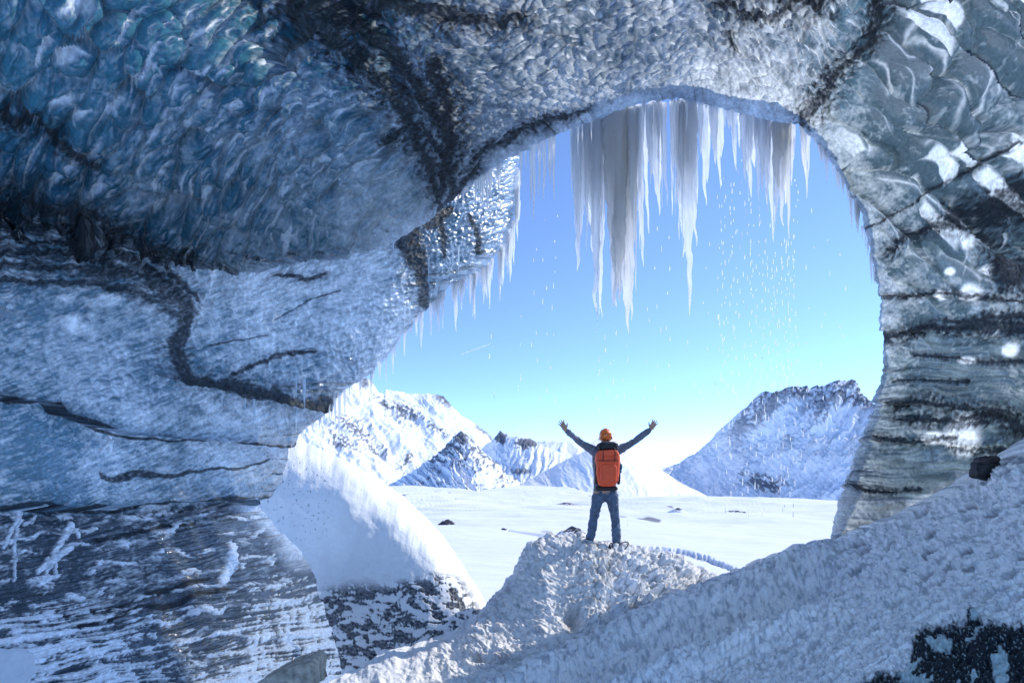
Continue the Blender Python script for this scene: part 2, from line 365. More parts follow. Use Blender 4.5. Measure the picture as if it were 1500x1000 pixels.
def A_fields(px, py, V, dr):
    wx = fbm(px/160, py/160, 3, 40)*60; wy = fbm(px/160, py/160, 3, 44)*60
    cx, cy = 1010, 470
    r = np.hypot(px-cx+wx*.6, (py-cy+wy*.6)); th = np.arctan2(py-cy+wy*.6, px-cx+wx*.6)
    lr = np.log(np.maximum(r, 40))
    right = ss(1150, 1300, px+ (py-150)*.25); left = ss(650, 560, px+.0*py); 
    top = (1-right)*(1-left)
    # left: crescent scallops, right: broad smooth scallops, top: small scales
    k = 21
    a = lr*k*1.0+th*6; b = th*k*.62-lr*3
    f1, f2, cid = cells(a, b, 3); 
    big = ss(0, 1, cid*1.4)
    e1 = (f2-f1)
    h1 = (f1**2*1.1)*r/k*.62*(.15+1.3*cid)+ np.exp(-e1*9)*r/k*.10
    ff1, ff2, fc = cells(lr*48+th*9+wx*.02, th*34, 5)
    h1b = ff1**2*r/48*.75
    a = lr*9+th*2; b = th*6.5
    g1, g2, gc = cells(a+fbm(px/90, py/90, 3, 61)*.5, b+fbm(px/90, py/90, 3, 66)*.5, 9)
    h3 = g1**2*r/9*.30*(.3+gc)+np.exp(-(g2-g1)*10)*3.5
    s1, s2, sc = cells(lr*38+th*4+fbm(px/60, py/60, 3, 15)*.9, th*18+lr*3+fbm(px/60, py/60, 3, 17)*.9, 13)
    h2 = s1**2*r/38*1.0+np.exp(-(s2-s1)*8)*r/38*.12
    ru_, rv_ = px*.80+py*.60, -px*.60+py*.80
    wa = fbm(px/110, py/110, 3, 61)*.55; wb = fbm(px/110, py/110, 3, 66)*.55
    f_, ox_, oy_, gc = cells_off(ru_/118+wa, rv_/50+wb, 9, .8); g1 = f_
    _, g2, _ = cells(ru_/118+wa, rv_/50+wb, 9, .8)
    h3 = (f_**2)*22*(.3+gc)+np.exp(-(g2-g1)*12)*3
    quad = np.maximum(np.abs(ox_)*1.05, np.abs(oy_)*1.25)+fbm(px/20, py/20, 3, 68)*.06
    h = left*(h1*2.3*(1-.2*ss(250, 420, py))+h1b*.7)+top*(h2*1.1+.5*h1b)+right*(h3*1.6*ss(560, 300, py)+h3*.3)
    broad = fbm(px/240, py/240, 3, 70)*26
    nb = fbm(px/9, py/7, 3, 72)
    sw = fbm(px/120, py/120, 3, 74)*.6
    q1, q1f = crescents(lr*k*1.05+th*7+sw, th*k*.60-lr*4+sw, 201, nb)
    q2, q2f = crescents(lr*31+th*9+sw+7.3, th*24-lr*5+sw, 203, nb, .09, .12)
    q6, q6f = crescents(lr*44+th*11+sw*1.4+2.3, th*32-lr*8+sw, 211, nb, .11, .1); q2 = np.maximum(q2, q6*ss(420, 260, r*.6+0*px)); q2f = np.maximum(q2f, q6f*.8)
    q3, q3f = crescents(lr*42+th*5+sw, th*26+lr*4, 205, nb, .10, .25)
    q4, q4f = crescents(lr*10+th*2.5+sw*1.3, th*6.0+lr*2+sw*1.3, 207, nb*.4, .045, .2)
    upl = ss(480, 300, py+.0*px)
    lit_crest = left*np.clip(q1*1.1+q1f*.9+(q2*.9+q2f*.7)*ss(60, 300, px+py*.3), 0, 1)*ss(600, 440, py)+top*np.clip(q3*.9+q3f*.6, 0, 1)+right*np.clip(ss(.38, .27, quad)*ss(.52, .56, (gc*5.3) % 1)*(.6+.4*gc)+q4*.6+np.exp(-np.abs(f_-.46)/.03)*np.clip(-oy_*3, 0, 1)*.8, 0, 1)*upl  # light on the facing scallop walls, painted as paler ice
    lit_crest = lit_crest*(1-np.exp(-dr/40)*.8)
    h = h+left*(q1+.6*q1f)*r/k*.20+left*(q2+.5*q2f)*r/31*.2+top*(q3+.5*q3f)*r/42*.28+right*(q4)*r/10*.03*upl+right*upl*ss(.40, .27, quad)*ss(.52, .56, (gc*5.3) % 1)*4
    granular = left*ss(300, 460, px)*ss(280, 420, py)
    fine = fbm(px/11, py/8, 4, 80)*(.55+1.5*top+2.0*granular)*(1-.3*right)+fbm(px/4, py/3.5, 2, 84)*(.28+.45*top+.5*granular)
    near_rim = np.exp(-dr/mix(18, 55, ss(600, 720, px)))
    n2_ = fbm(px/40, py/30, 4, 119)
    h = h*(1-.65*near_rim)+broad+fine+near_rim*fbm(px/7, py/7, 3, 90)*3.5
    d = ash_field(px, py, ASH, 100)
    streak = fbm((px*.8+py*.6)/4.0, (px*.6-py*.8)/22, 3, 110)
    ash = ss(1.25, .55, d+streak*.55)
    halo = ss(4.2, .8, d)*(fbm(px/7, py/7, 4, 120)+.34)*1.7
    ash = np.clip(np.maximum(ash, halo), 0, 1)
    zone = ss(.95, .4, poly_dist(px, py, [(-90, 330, 62), (90, 335, 58), (190, 370, 44), (280, 430, 30)])+fbm(px/26, py/9, 4, 122)*.6)
    ash = np.maximum(ash, zone*ss(-.15, .15, fbm((px+py*.5)/50, (py-px*.12)/7, 4, 124))*.9)
    crev = np.exp(-(s2-s1)*7)*ss(.05, .35, n2_+.12)*ss(150, 40, py+np.abs(px-720)*.25)*ss(430, 560, px)*(1-right)  # darkens the gaps between the small top scales
    ash = np.maximum(ash, crev*.85)
    h = h-ash*3*(1-right*.4)+fbm(px/5, py/5, 3, 130)*ash*3.2
    # stratified right wall
    calm = ss(-.25, .2, fbm(px/85, py/85, 3, 131))
    h = h-left*h1*1.3*(1-calm)
    lay = py+fbm(px/120, py/60, 3, 140)*16-(px-1300)*.03
    strat = right*ss(420, 560, py)
    h = h+strat*fbm(px/200, lay/9, 3, 150)*7
    for (ly, am) in ((590, 16), (648, 12), (484, 10), (716, 14), (432, 6)):
        dd = (py-ycurve(px, [(1240, ly-2), (1500, ly+10)]))+fbm(px/40, py/40, 2, 155)*6
        h = h+right*am*np.where(dd < 0, np.exp(dd/26), -.6*np.exp(-dd/16))
    bl = 0
    for bx, by, rx, ry in BLOBS_R:
        bb = blob(px+wx*.05+n2_*6, py+wy*.05, bx, by, rx, ry, 3); bl = np.maximum(bl, bb); h = h+bb*min(rx, ry)*.3
    # colour: clear blue ice, frosted white ice, painted crest highlights, ash
    n1 = fbm(px/130, py/130, 4, 160); n2 = fbm(px/26, py/20, 4, 165); n3 = fbm(px/6, py/5, 3, 168)
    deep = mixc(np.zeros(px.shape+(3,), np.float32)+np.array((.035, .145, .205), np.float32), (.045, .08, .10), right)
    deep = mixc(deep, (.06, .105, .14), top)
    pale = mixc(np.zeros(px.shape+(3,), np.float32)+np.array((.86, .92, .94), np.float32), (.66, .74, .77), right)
    bright = ss(150, 620, px)*ss(0, 260, py)*left  # brightness toward the cave mouth put into the ice colour
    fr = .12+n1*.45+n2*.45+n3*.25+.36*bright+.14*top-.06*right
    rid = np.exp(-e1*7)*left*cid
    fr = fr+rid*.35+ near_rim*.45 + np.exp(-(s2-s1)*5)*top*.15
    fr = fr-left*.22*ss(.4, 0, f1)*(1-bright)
    # wedge-shaped pale facets in some of the scallops
    fac = left*ss(.70, .8, cid)*ss(.42, .25, f1+n2*.12)
    facr = right*ss(.66, .76, gc)*ss(.38, .2, g1+n2*.1)*ss(480, 300, py)
    fr = np.clip(np.maximum(fr-.12*left-.1*top-.16*right, lit_crest*(.95+.2*n3)), 0, 1)
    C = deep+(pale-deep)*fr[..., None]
    C = mixc(C, (.15, .205, .22), strat*ss(-.1, .5, fbm(px/60, lay/14, 3, 170))*.6)
    C = mixc(C, (.03, .05, .055), strat*ss(.05, .4, fbm(px/90+3, lay/11, 4, 172))*.75)
    C = mixc(C, (.80, .88, .92), bl*.85)
    # snow drifted against the foot of the right wall
    sn = ss(0, 60, py-ycurve(px, [(1290, 745), (1400, 700), (1480, 655), (1560, 640)])+n2*30)*ss(1290, 1330, px)
    C = mixc(C, (.70, .76, .84), sn)
    C = mixc(C, (.62, .64, .66), right*ss(620, 800, py)*np.exp(-dr/60)*.5)
    C = mixc(C, (.010, .013, .018), ash*(.93-.25*np.clip(n3+.2, 0, 1)))
    G = np.clip(1.0-.40*fr*(1-.7*right)-.35*near_rim-sn-.5*granular-.15*top-.7*ash, 0, 1)
    return h, C, G
def extA(e):
    t = e.copy(); t[:, 1] = .3  # shell stops beside the viewer, left open behind for extra fill light
    c = np.array([0, 0, 5.0]); o = t-c; o[:, 1] = 0
    n = np.linalg.norm(o, axis=1, keepdims=True)
    return c+np.array([0, .3, 0])+o/n*np.maximum(n, 5.4)
cave, qA, YA = sheet('cave_ceiling', A_pairs, 1500, 640, DA, A_fields, M['ice'], roll=(([0, .12, .2, .34, 1], [2.0, 2.0, 1.1, .5, .4]), .6, (1.0, 0, 6.5), 1.0), ext=extA, rnd=(14, .03), rimjit=2.2)  # unseen back of the right pillar thickened to keep sun off the left wall
tag(cave, 'scalloped blue glacier ice arch with black ash bands spanning over the cave mouth and down its right side', 'ice cave', kind='structure')

# ------------------------------------------------------------------ left lobe and left wall
DB = Depth([(760, 200, 9.6), (757, 300, 9.6), (745, 350, 9.4), (700, 400, 9.0), (640, 435, 8.7), (590, 490, 8.4), (520, 560, 8.2), (485, 590, 8.0), (430, 640, 7.9), (390, 726, 7.8),
            (450, 815, 8.7), (475, 900, 8.0), (480, 1010, 7.2), (690, 290, 8.6), (620, 350, 8.0), (560, 420, 7.5), (480, 480, 7.1), (440, 400, 6.6), (400, 540, 6.7), (300, 420, 5.7),
            (250, 500, 5.3), (100, 340, 4.9), (-60, 300, 4.7), (0, 420, 4.4), (100, 500, 4.6), (0, 600, 4.2), (200, 600, 5.4), (300, 690, 6.2), (0, 740, 4.2), (200, 740, 5.4),
            (0, 850, 4.1), (200, 850, 5.2), (350, 850, 6.6), (0, 1000, 3.8), (200, 1000, 4.7), (350, 980, 5.8), (500, 250, 8.0), (300, 250, 6.8), (100, 200, 6.0), (-60, 200, 5.5), (-60, 900, 3.9), (-60, 500, 4.1)])
B_pairs = [((775, 190), (-90, 260)), ((757, 250), (-90, 290)), ((759, 300), (-90, 320)), ((754, 325), (-90, 345)), ((742, 355), (-90, 370)), ((720, 385), (-90, 400)), ((700, 400), (-90, 425)), ((668, 415), (-90, 450)),
           ((640, 436), (-90, 480)), ((612, 462), (-90, 510)), ((590, 490), (-90, 530)), ((562, 524), (-90, 555)), ((545, 541), (-90, 575)), ((520, 560), (-90, 595)), ((500, 572), (-90, 610)), ((486, 588), (-90, 625)),
           ((478, 603), (-90, 640)), ((455, 620), (-90, 655)), ((432, 634), (-90, 668)), ((427, 648), (-90, 680)), ((424, 675), (-90, 700)), ((412, 708), (-90, 722)), ((391, 724), (-90, 740)),
           ((392, 745), (-90, 770)), ((408, 775), (-90, 810)), ((435, 800), (-90, 850)), ((458, 830), (-90, 900)), ((480, 900), (-90, 960)), ((495, 960), (-90, 1020)), ((505, 1040), (-90, 1080))]
ASHB = [
    [(585, 330, 16), (604, 360, 16), (612, 395, 15), (620, 425, 14), (632, 445, 11)], [(632, 318, 8), (645, 345, 7), (655, 378, 4)], [(690, 315, 3), (702, 345, 5), (706, 372, 4)],
    [(612, 330, 9), (640, 310, 8), (660, 300, 6)],
    [(215, 400, 13), (250, 430, 15), (266, 455, 15), (256, 485, 13), (252, 515, 14), (268, 542, 13), (330, 562, 12), (410, 578, 11), (486, 593, 9)],
    [(-60, 325, 9), (80, 322, 9), (180, 348, 10), (240, 390, 10), (285, 440, 8)], [(-60, 345, 5), (90, 350, 6), (170, 372, 8), (225, 410, 8), (240, 440, 5)],
    [(-60, 372, 5), (60, 368, 6), (150, 385, 8), (225, 425, 7)], [(-60, 395, 3), (60, 392, 4), (130, 400, 6), (190, 405, 6)], [(-60, 418, 5), (80, 414, 5), (160, 420, 5), (225, 442, 4)],
    [(-60, 583, 2.5), (70, 588, 2.5), (80, 606, 2.5), (140, 626, 4), (200, 638, 2.5), (300, 645, 2), (428, 650, 2)],
    [(-60, 745, 5), (60, 748, 4), (150, 745, 4), (250, 736, 3), (400, 726, 2.5)], [(150, 698, 5), (210, 697, 6), (280, 693, 3), (350, 684, 2), (405, 678, 1.5)],
    [(400, 470, .8), (455, 440, 1.0), (500, 425, .8)], [(405, 400, 3), (450, 408, 4), (480, 400, 3)], [(300, 505, .8), (360, 495, 1), (390, 490, .8)], [(330, 545, 3), (400, 520, 4), (460, 515, 2)],
    [(150, 790, 4), (220, 775, 3), (300, 762, 2)], [(90, 905, 5), (160, 895, 6), (230, 870, 5), (300, 850, 3)], [(100, 930, 4), (180, 900, 5), (260, 885, 5), (330, 862, 3)]]
LIP1 = [(-90, 583), (70, 588), (80, 604), (140, 624), (200, 636), (300, 643), (430, 649)]
LIP0 = [(240, 545), (265, 552), (330, 567), (410, 582), (486, 598)]
LIP2 = [(-90, 745), (120, 745), (250, 735), (400, 725)]
def B_fields(px, py, V, dr):
    wx = fbm(px/120, py/120, 3, 240)*40; wy = fbm(px/120, py/120, 3, 244)*40
    r = np.hypot(px-850+wx, py-450+wy); th = np.arctan2(py-450+wy, px-850+wx); lr = np.log(np.maximum(r, 40))
    s1, s2, sc = cells(lr*44+th*5, th*30, 23)
    h = s1**2*r/44*.7*ss(640, 520, py)
    u = (px*.94-py*.34); v = (px*.34+py*.94)             # wind-combed grain running up to the right
    grain = fbm(u/26, v/5, 4, 250)
    low = ss(560, 640, py+0*px)
    h = h+fbm(px/260, py/200, 3, 260)*24+grain*3.4*(1-low*.5)+fbm(px/8, py/6, 3, 262)*1.8*(1-.5*low)+fbm(px/3.5, py/3.5, 2, 266)*.5
    d = ash_field(px, py, ASHB, 300)
    st = fbm((px+py*.4)/18, (py-px*.1)/3.5, 3, 310)
    ash = ss(1.2, .6, d+st*.45)
    halo = ss(3.4, .8, d)*(fbm(px/8, py/5, 4, 320)+.2)*1.4*ss(640, 560, py)
    zone = ss(.95, .4, poly_dist(px, py, [(-90, 365, 78), (90, 368, 74), (190, 400, 54), (250, 450, 32)])+fbm(px/26, py/9, 4, 322)*.5)
    zl = ss(-.2, .15, fbm((px+py*.5)/60, (py-px*.12)/7, 4, 324)+.12)
    ash = np.clip(np.maximum(np.maximum(ash, halo), zone*zl*.9), 0, 1)
    for L, p, w1, w2, q in ((LIP1, 22, 34, 26, .8), (LIP2, 26, 30, 34, .9), (LIP0, 16, 20, 30, .8)):
        yy = ycurve(px, L); dd = py-yy+fbm(px/14, py*0+1, 3, 330)*4
        wgt = ss(L[0][0]-30 if L is LIP0 else -999, L[0][0]+20 if L is LIP0 else -998, px)
        h = h+wgt*p*np.where(dd < 0, np.exp(dd/w1), -q*np.exp(-dd/w2))
    lay = py+px*.19+fbm(px/150, py/80, 3, 340)*14          # strata of the foot of the wall rising to the right
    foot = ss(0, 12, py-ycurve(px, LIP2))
    h = h+foot*(fbm(lay/7, px/260, 3, 345)*6+ridged(lay/4.5, px/190, 3, 346)*2.5+fbm(px/9, py/5, 3, 348)*1.2)
    n1 = fbm(px/120, py/120, 4, 360); n2 = fbm(px/24, py/16, 4, 365); n3 = fbm(px/6, py/4.5, 3, 368)
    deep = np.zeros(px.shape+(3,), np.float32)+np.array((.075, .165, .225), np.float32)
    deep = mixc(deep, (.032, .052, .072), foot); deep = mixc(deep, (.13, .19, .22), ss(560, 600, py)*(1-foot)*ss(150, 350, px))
    pale = np.zeros(px.shape+(3,), np.float32)+np.array((.78, .86, .90), np.float32)
    mid = blob(px, py, 420, 480, 280, 170)  # broad lit area of the wall painted as a paler tone
    q5, q5f = crescents(lr*34+th*6, th*24-lr*3, 261, n3, .09, .3)  # lit edges of small scallops, painted into the pale tone
    fr = .20+n1*.6+n2*.5+n3*.3+grain*.5+.30*mid+.35*np.exp(-dr/40)*ss(620, 540, py)+(q5+q5f)*.45*ss(560, 440, py)*ss(200, 300, px)
    fr = fr-.25*foot
    for (cx, cy, rr) in ((110, 474, 22), (150, 442, 16), (95, 438, 10)):
        b = blob(px, py, cx, cy, rr*1.5, rr*.7, 2); fr = fr+.5*b; h = h+b*rr*.4
    fr = np.clip(fr, 0, 1)
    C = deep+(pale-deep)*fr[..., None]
    # snow plastered on the foot of the wall in ledges and drip streaks
    vs = fbm(px/5, py/40, 3, 370)
    s_ = fbm(lay/6, px/190, 4, 375)*1.1+fbm(px/26, py/18, 5, 378)*.75+fbm(px/5, py/4, 3, 377)*.3+vs*.5*ss(300, 400, px)
    bias = -.79+.62*ss(760, 1000, py)*ss(420, 40, px+ (1000-py)*.3)+.55*ss(250, 430, px)*ss(740, 900, py)+.45*ss(820, 960, py)
    snow = ss(-.06, .16, s_+bias)*foot
    ledge = foot*ss(.80, .93, np.sin(lay/5.2+fbm(px/60, py/60, 2, 379)*5)*.5+.5+n3*.35)*ss(-.25, .2, fbm(px/50, py/12, 3, 381))
    snow = np.maximum(snow, ledge*.9)
    flare = ss(46, 0, np.hypot(px-px[:, :1]*0-ycurve(py, [(700, 392), (745, 402), (780, 425), (830, 455)]), 0)+n2*20)*ss(715, 735, py)*ss(850, 800, py)
    snow = np.maximum(snow, flare)
    h = h+snow*3.5+flare*4
    # old drip curtains frozen white to the wall
    for pts in ([(8, 800, 3), (25, 770, 3), (38, 745, 3)], [(20, 850, 2), (24, 800, 2.5), (38, 750, 2)], [(75, 830, 4), (95, 790, 4), (118, 765, 5), (122, 785, 2)], [(60, 835, 4), (85, 815, 5), (110, 800, 4)],
                [(72, 840, 2), (74, 815, 2)], [(84, 838, 2), (85, 812, 2)], [(165, 660, 3), (172, 640, 2.5)], [(150, 662, 2), (170, 645, 2)], [(325, 850, 8), (340, 820, 10), (345, 795, 5)]):
        b = ss(1.3, .6, poly_dist(px, py, pts)+n3*.3); snow = np.maximum(snow, b); h = h+b*4
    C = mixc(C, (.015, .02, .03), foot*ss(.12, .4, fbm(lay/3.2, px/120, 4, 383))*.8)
    C = mixc(C, (.78, .86, .93), snow*(.85+.15*n3))
    C = mixc(C, (.012, .016, .022), ash*(1-snow)*(.92-.25*np.clip(n3+.2, 0, 1)))
    G = np.clip(.9-.4*fr-snow-ash*.8-foot*.25, 0, 1)
    return h, C, G
def extB(e):
    t = e.copy(); t[:, 1] = .3; t[:, 0] = -5.2
    return t
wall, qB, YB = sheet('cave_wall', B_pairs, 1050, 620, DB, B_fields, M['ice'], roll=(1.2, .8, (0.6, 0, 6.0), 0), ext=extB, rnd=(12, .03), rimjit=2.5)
tag(wall, 'layered blue ice wall left of the cave mouth with a thick black ash seam and hanging lobe', 'ice wall', kind='structure')

# ------------------------------------------------------------------ snow wedge behind the left wall
DD = Depth([(380, 612, 11.6), (430, 640, 11.5), (500, 672, 11.1), (560, 705, 10.8), (620, 755, 10.4), (660, 805, 10.1), (690, 850, 9.9), (715, 890, 9.7), (735, 930, 9.5), (640, 940, 9.45), (480, 1000, 9.7), (450, 830, 10.7),
            (400, 700, 11.3), (520, 760, 10.6), (600, 830, 10.1), (480, 880, 10.3), (560, 900, 9.9), (400, 900, 10.6), (400, 1060, 9.9), (700, 1060, 9.0)], 3e-3)
D_pairs = [((380, 612), (360, 1080)), ((430, 641), (400, 1080)), ((465, 655), (430, 1080)), ((500, 672), (455, 1080)), ((530, 689), (480, 1080)), ((560, 706), (505, 1080)), ((590, 728), (530, 1080)), ((620, 756), (560, 1080)), ((642, 780), (590, 1080)), ((660, 806), (620, 1080)),
           ((675, 828), (650, 1080)), ((690, 852), (680, 1080)), ((703, 874), (700, 1080)), ((717, 897), (730, 1080)), ((735, 930), (760, 1080))]
def D_fields(px, py, V, dr):
    n1 = fbm(px/60, py/60, 3, 400); n2 = fbm(px/16, py/9, 4, 405); n3 = fbm(px/5, py/4, 3, 410)
    h = n1*7+fbm(px/5, py/5, 3, 412)*.35
    C = np.zeros(px.shape+(3,), np.float32)+np.array((.84, .85, .85), np.float32)
    lay = py+px*.12+n1*9
    band = ss(850, 872, lay-60)*ss(0, 34, dr+n2*10)
    jx = px*.83+py*.55; jy = py*.83-px*.55
    s_ = fbm(lay/6+n1, px/55, 4, 420)*.8+fbm(jx/24, jy/13, 6, 424)*1.25+fbm((px+n1*9)/3.4, py/40, 3, 428)*.45+.10*ss(900, 860, py)
    rock = band*ss(-.05, .15, s_+n3*.3+.12*ss(600, 480, px)-.3*ss(950, 1000, py))
    rock = np.maximum(rock, 0)
    h = h-rock*1.8+rock*n3*3
    top = ss(850, 780, py)*.5
    C = mixc(C, (.55, .55, .54), ss(.0, .5, n2)*.25*ss(780, 850, py))
    C = mixc(C, (.055, .065, .08), rock*(.85+.4*n3))
    pits = ss(.42, .5, fbm(px/4, py/4, 2, 431))*ss(100, 30, np.hypot(px-420, py-740))
    C = mixc(C, (.3, .33, .38), pits*.6); h = h-pits*2
    return h, C, np.zeros_like(px)
wedge, qD, YD = sheet('snow_bank', D_pairs, 620, 520, DD, D_fields, M['snow'], roll=(2.2, 3.0, 'down', 6), rnd=(26, .12), rimjit=.6, keep=.2)
wedge.data.materials[0] = M['drift']
tag(wedge, 'smooth white snow bank with a dark flecked foot leaning against the left ice wall', 'snow bank', kind='structure')

# ------------------------------------------------------------------ snow mound the person stands on
DM = Depth([(440, 1030, 5.6), (560, 965, 6.8), (640, 938, 7.6), (715, 890, 8.3), (760, 830, 8.6), (790, 787, 8.9), (850, 785, 8.7), (900, 802, 8.4), (990, 820, 8.9), (1050, 858, 8.9), (1110, 885, 8.7),
            (880, 805, 8.4), (860, 850, 7.6), (780, 870, 7.5), (700, 940, 6.8), (600, 1000, 6.0), (500, 1060, 5.1), (720, 1060, 5.3), (850, 960, 6.4), (950, 930, 6.9), (960, 870, 7.8), (1000, 960, 6.5), (1100, 930, 7.4), (900, 1050, 5.6)], 3e-3)
M_pairs = [((430, 1045), (420, 1110)), ((480, 1002), (470, 1110)), ((560, 965), (540, 1110)), ((640, 938), (600, 1110)), ((680, 918), (650, 1110)), ((715, 891), (690, 1100)), ((738, 862), (720, 1090)), ((758, 832), (750, 1085)), ((768, 808), (790, 1075)), ((778, 796), (820, 1060)),
           ((795, 787), (850, 1050)), ((820, 784), (880, 1040)), ((850, 783), (910, 1030)), ((875, 791), (940, 1020)), ((900, 801), (960, 1010)), ((930, 807), (990, 1000)), ((960, 814), (1020, 990)), ((990, 822), (1050, 970)), ((1010, 826), (1080, 960)), ((1035, 845), (1110, 940)), ((1060, 862), (1140, 925)), ((1100, 885), (1170, 915))]
def M_fields(px, py, V, dr):
    n1 = fbm(px/50, py/50, 4, 500); n2 = fbm(px/14, py/11, 4, 505); n3 = fbm(px/5, py/4, 3, 510)
    u = px*.62-py*.78; v = px*.78+py*.62
    f1, f2, cc = cells(px/17+n1, py/13+n1, 30)
    lump = (1-f1)*ss(.35, .8, cc)
    crumb = ss(880, 940, px+(py-800)*.35)+.35*ss(640, 700, px)*ss(960, 900, py)*0
    a1, a2, ac = cells(px/7+n2*1.6, py/6+n1*2, 33); b1, b2, bc = cells(px/19+n2*.8, py/14+n1, 35); msk = ss(-.25, .2, fbm(px/28, py/22, 3, 36)); a1 = mix(.55, a1, .25+.75*msk)
    smooth = ss(470, 560, px)*0+ss(-40, 40, (px-640)+(py-940)*.1)
    rough = (.35+.65*ss(600, 720, px+n1*60))*(.55+.45*ss(760, 880, px+(py-800)*-.3+n1*60))
    h = n1*14+n2*4.5*rough+(1-a1)*6.5*rough+(1-b1)*4*rough*ss(.5, .8, bc)+ss(-.1, .25, fbm((px+py*.4)/45, (py-px*.3)/11, 3, 39))*6*rough+lump*15*np.clip(crumb, 0, 1)+n3*3.2*rough+ridged(px/9, py/8, 3, 507)*3*rough
    gx = blob(px, py, 838, 905, 13, 20)+blob(px, py, 925, 905, 9, 12)+blob(px, py, 700, 965, 9, 7)+.7*blob(px, py, 890, 840, 5, 12)+.7*blob(px, py, 740, 970, 25, 8)
    h = h-gx*8+14*blob(px, py, 945, 900, 14, 9)+9*blob(px, py, 990, 822, 12, 8)
    C = np.zeros(px.shape+(3,), np.float32)+np.array((.84, .82, .79), np.float32)
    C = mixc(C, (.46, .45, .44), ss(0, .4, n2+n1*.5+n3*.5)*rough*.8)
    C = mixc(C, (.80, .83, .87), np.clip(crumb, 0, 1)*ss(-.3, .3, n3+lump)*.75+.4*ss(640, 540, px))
    C = mixc(C, (.27, .27, .28), ss(.42, .72, a1+n3*.3)*rough*.8)  # shade and grit in the grain pits put into the colour
    C = mixc(C, (.20, .17, .15), np.clip(gx, 0, 1)*.6)
    return h, C, np.zeros_like(px)
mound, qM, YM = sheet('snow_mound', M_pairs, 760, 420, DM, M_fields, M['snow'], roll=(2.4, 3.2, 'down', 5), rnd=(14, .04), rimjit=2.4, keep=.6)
tag(mound, 'crumbly grey white snow mound under the standing person', 'snow mound', kind='structure')

# ------------------------------------------------------------------ foreground snow slope
DE = Depth([(1750, 480, 6.1), (1750, 1060, 3.2), (1600, 600, 6.3), (1500, 660, 6.4), (1430, 700, 6.9), (1350, 745, 7.5), (1290, 765, 7.9), (1213, 800, 8.3), (1150, 830, 7.9), (1060, 862, 7.2), (1000, 885, 6.8), (930, 915, 6.4), (860, 950, 5.9),
            (790, 985, 5.3), (700, 1040, 4.7), (1500, 1000, 3.9), (1300, 1000, 4.2), (1100, 1000, 4.5), (900, 1040, 4.5), (1200, 900, 5.7), (1400, 850, 5.2), (1500, 800, 4.9), (1600, 1060, 3.5), (1000, 960, 5.1), (1280, 870, 5.8)], 2e-3)
E_pairs = [((1760, 470), (1760, 1075)), ((1600, 590), (1600, 1075)), ((1560, 622), (1560, 1075)), ((1500, 661), (1510, 1075)), ((1465, 680), (1470, 1075)), ((1430, 702), (1440, 1075)), ((1390, 726), (1400, 1075)), ((1350, 747), (1350, 1075)), ((1290, 770), (1290, 1075)), ((1250, 785), (1240, 1075)), ((1213, 802), (1190, 1075)),
           ((1180, 815), (1150, 1075)), ((1150, 829), (1110, 1075)), ((1130, 836), (1080, 1075)), ((1100, 846), (1040, 1075)), ((1060, 865), (990, 1075)), ((1000, 886), (930, 1075)), ((930, 915), (870, 1075)), ((860, 950), (810, 1075)), ((790, 985), (750, 1075)), ((740, 1012), (705, 1075)), ((690, 1045), (665, 1075))]
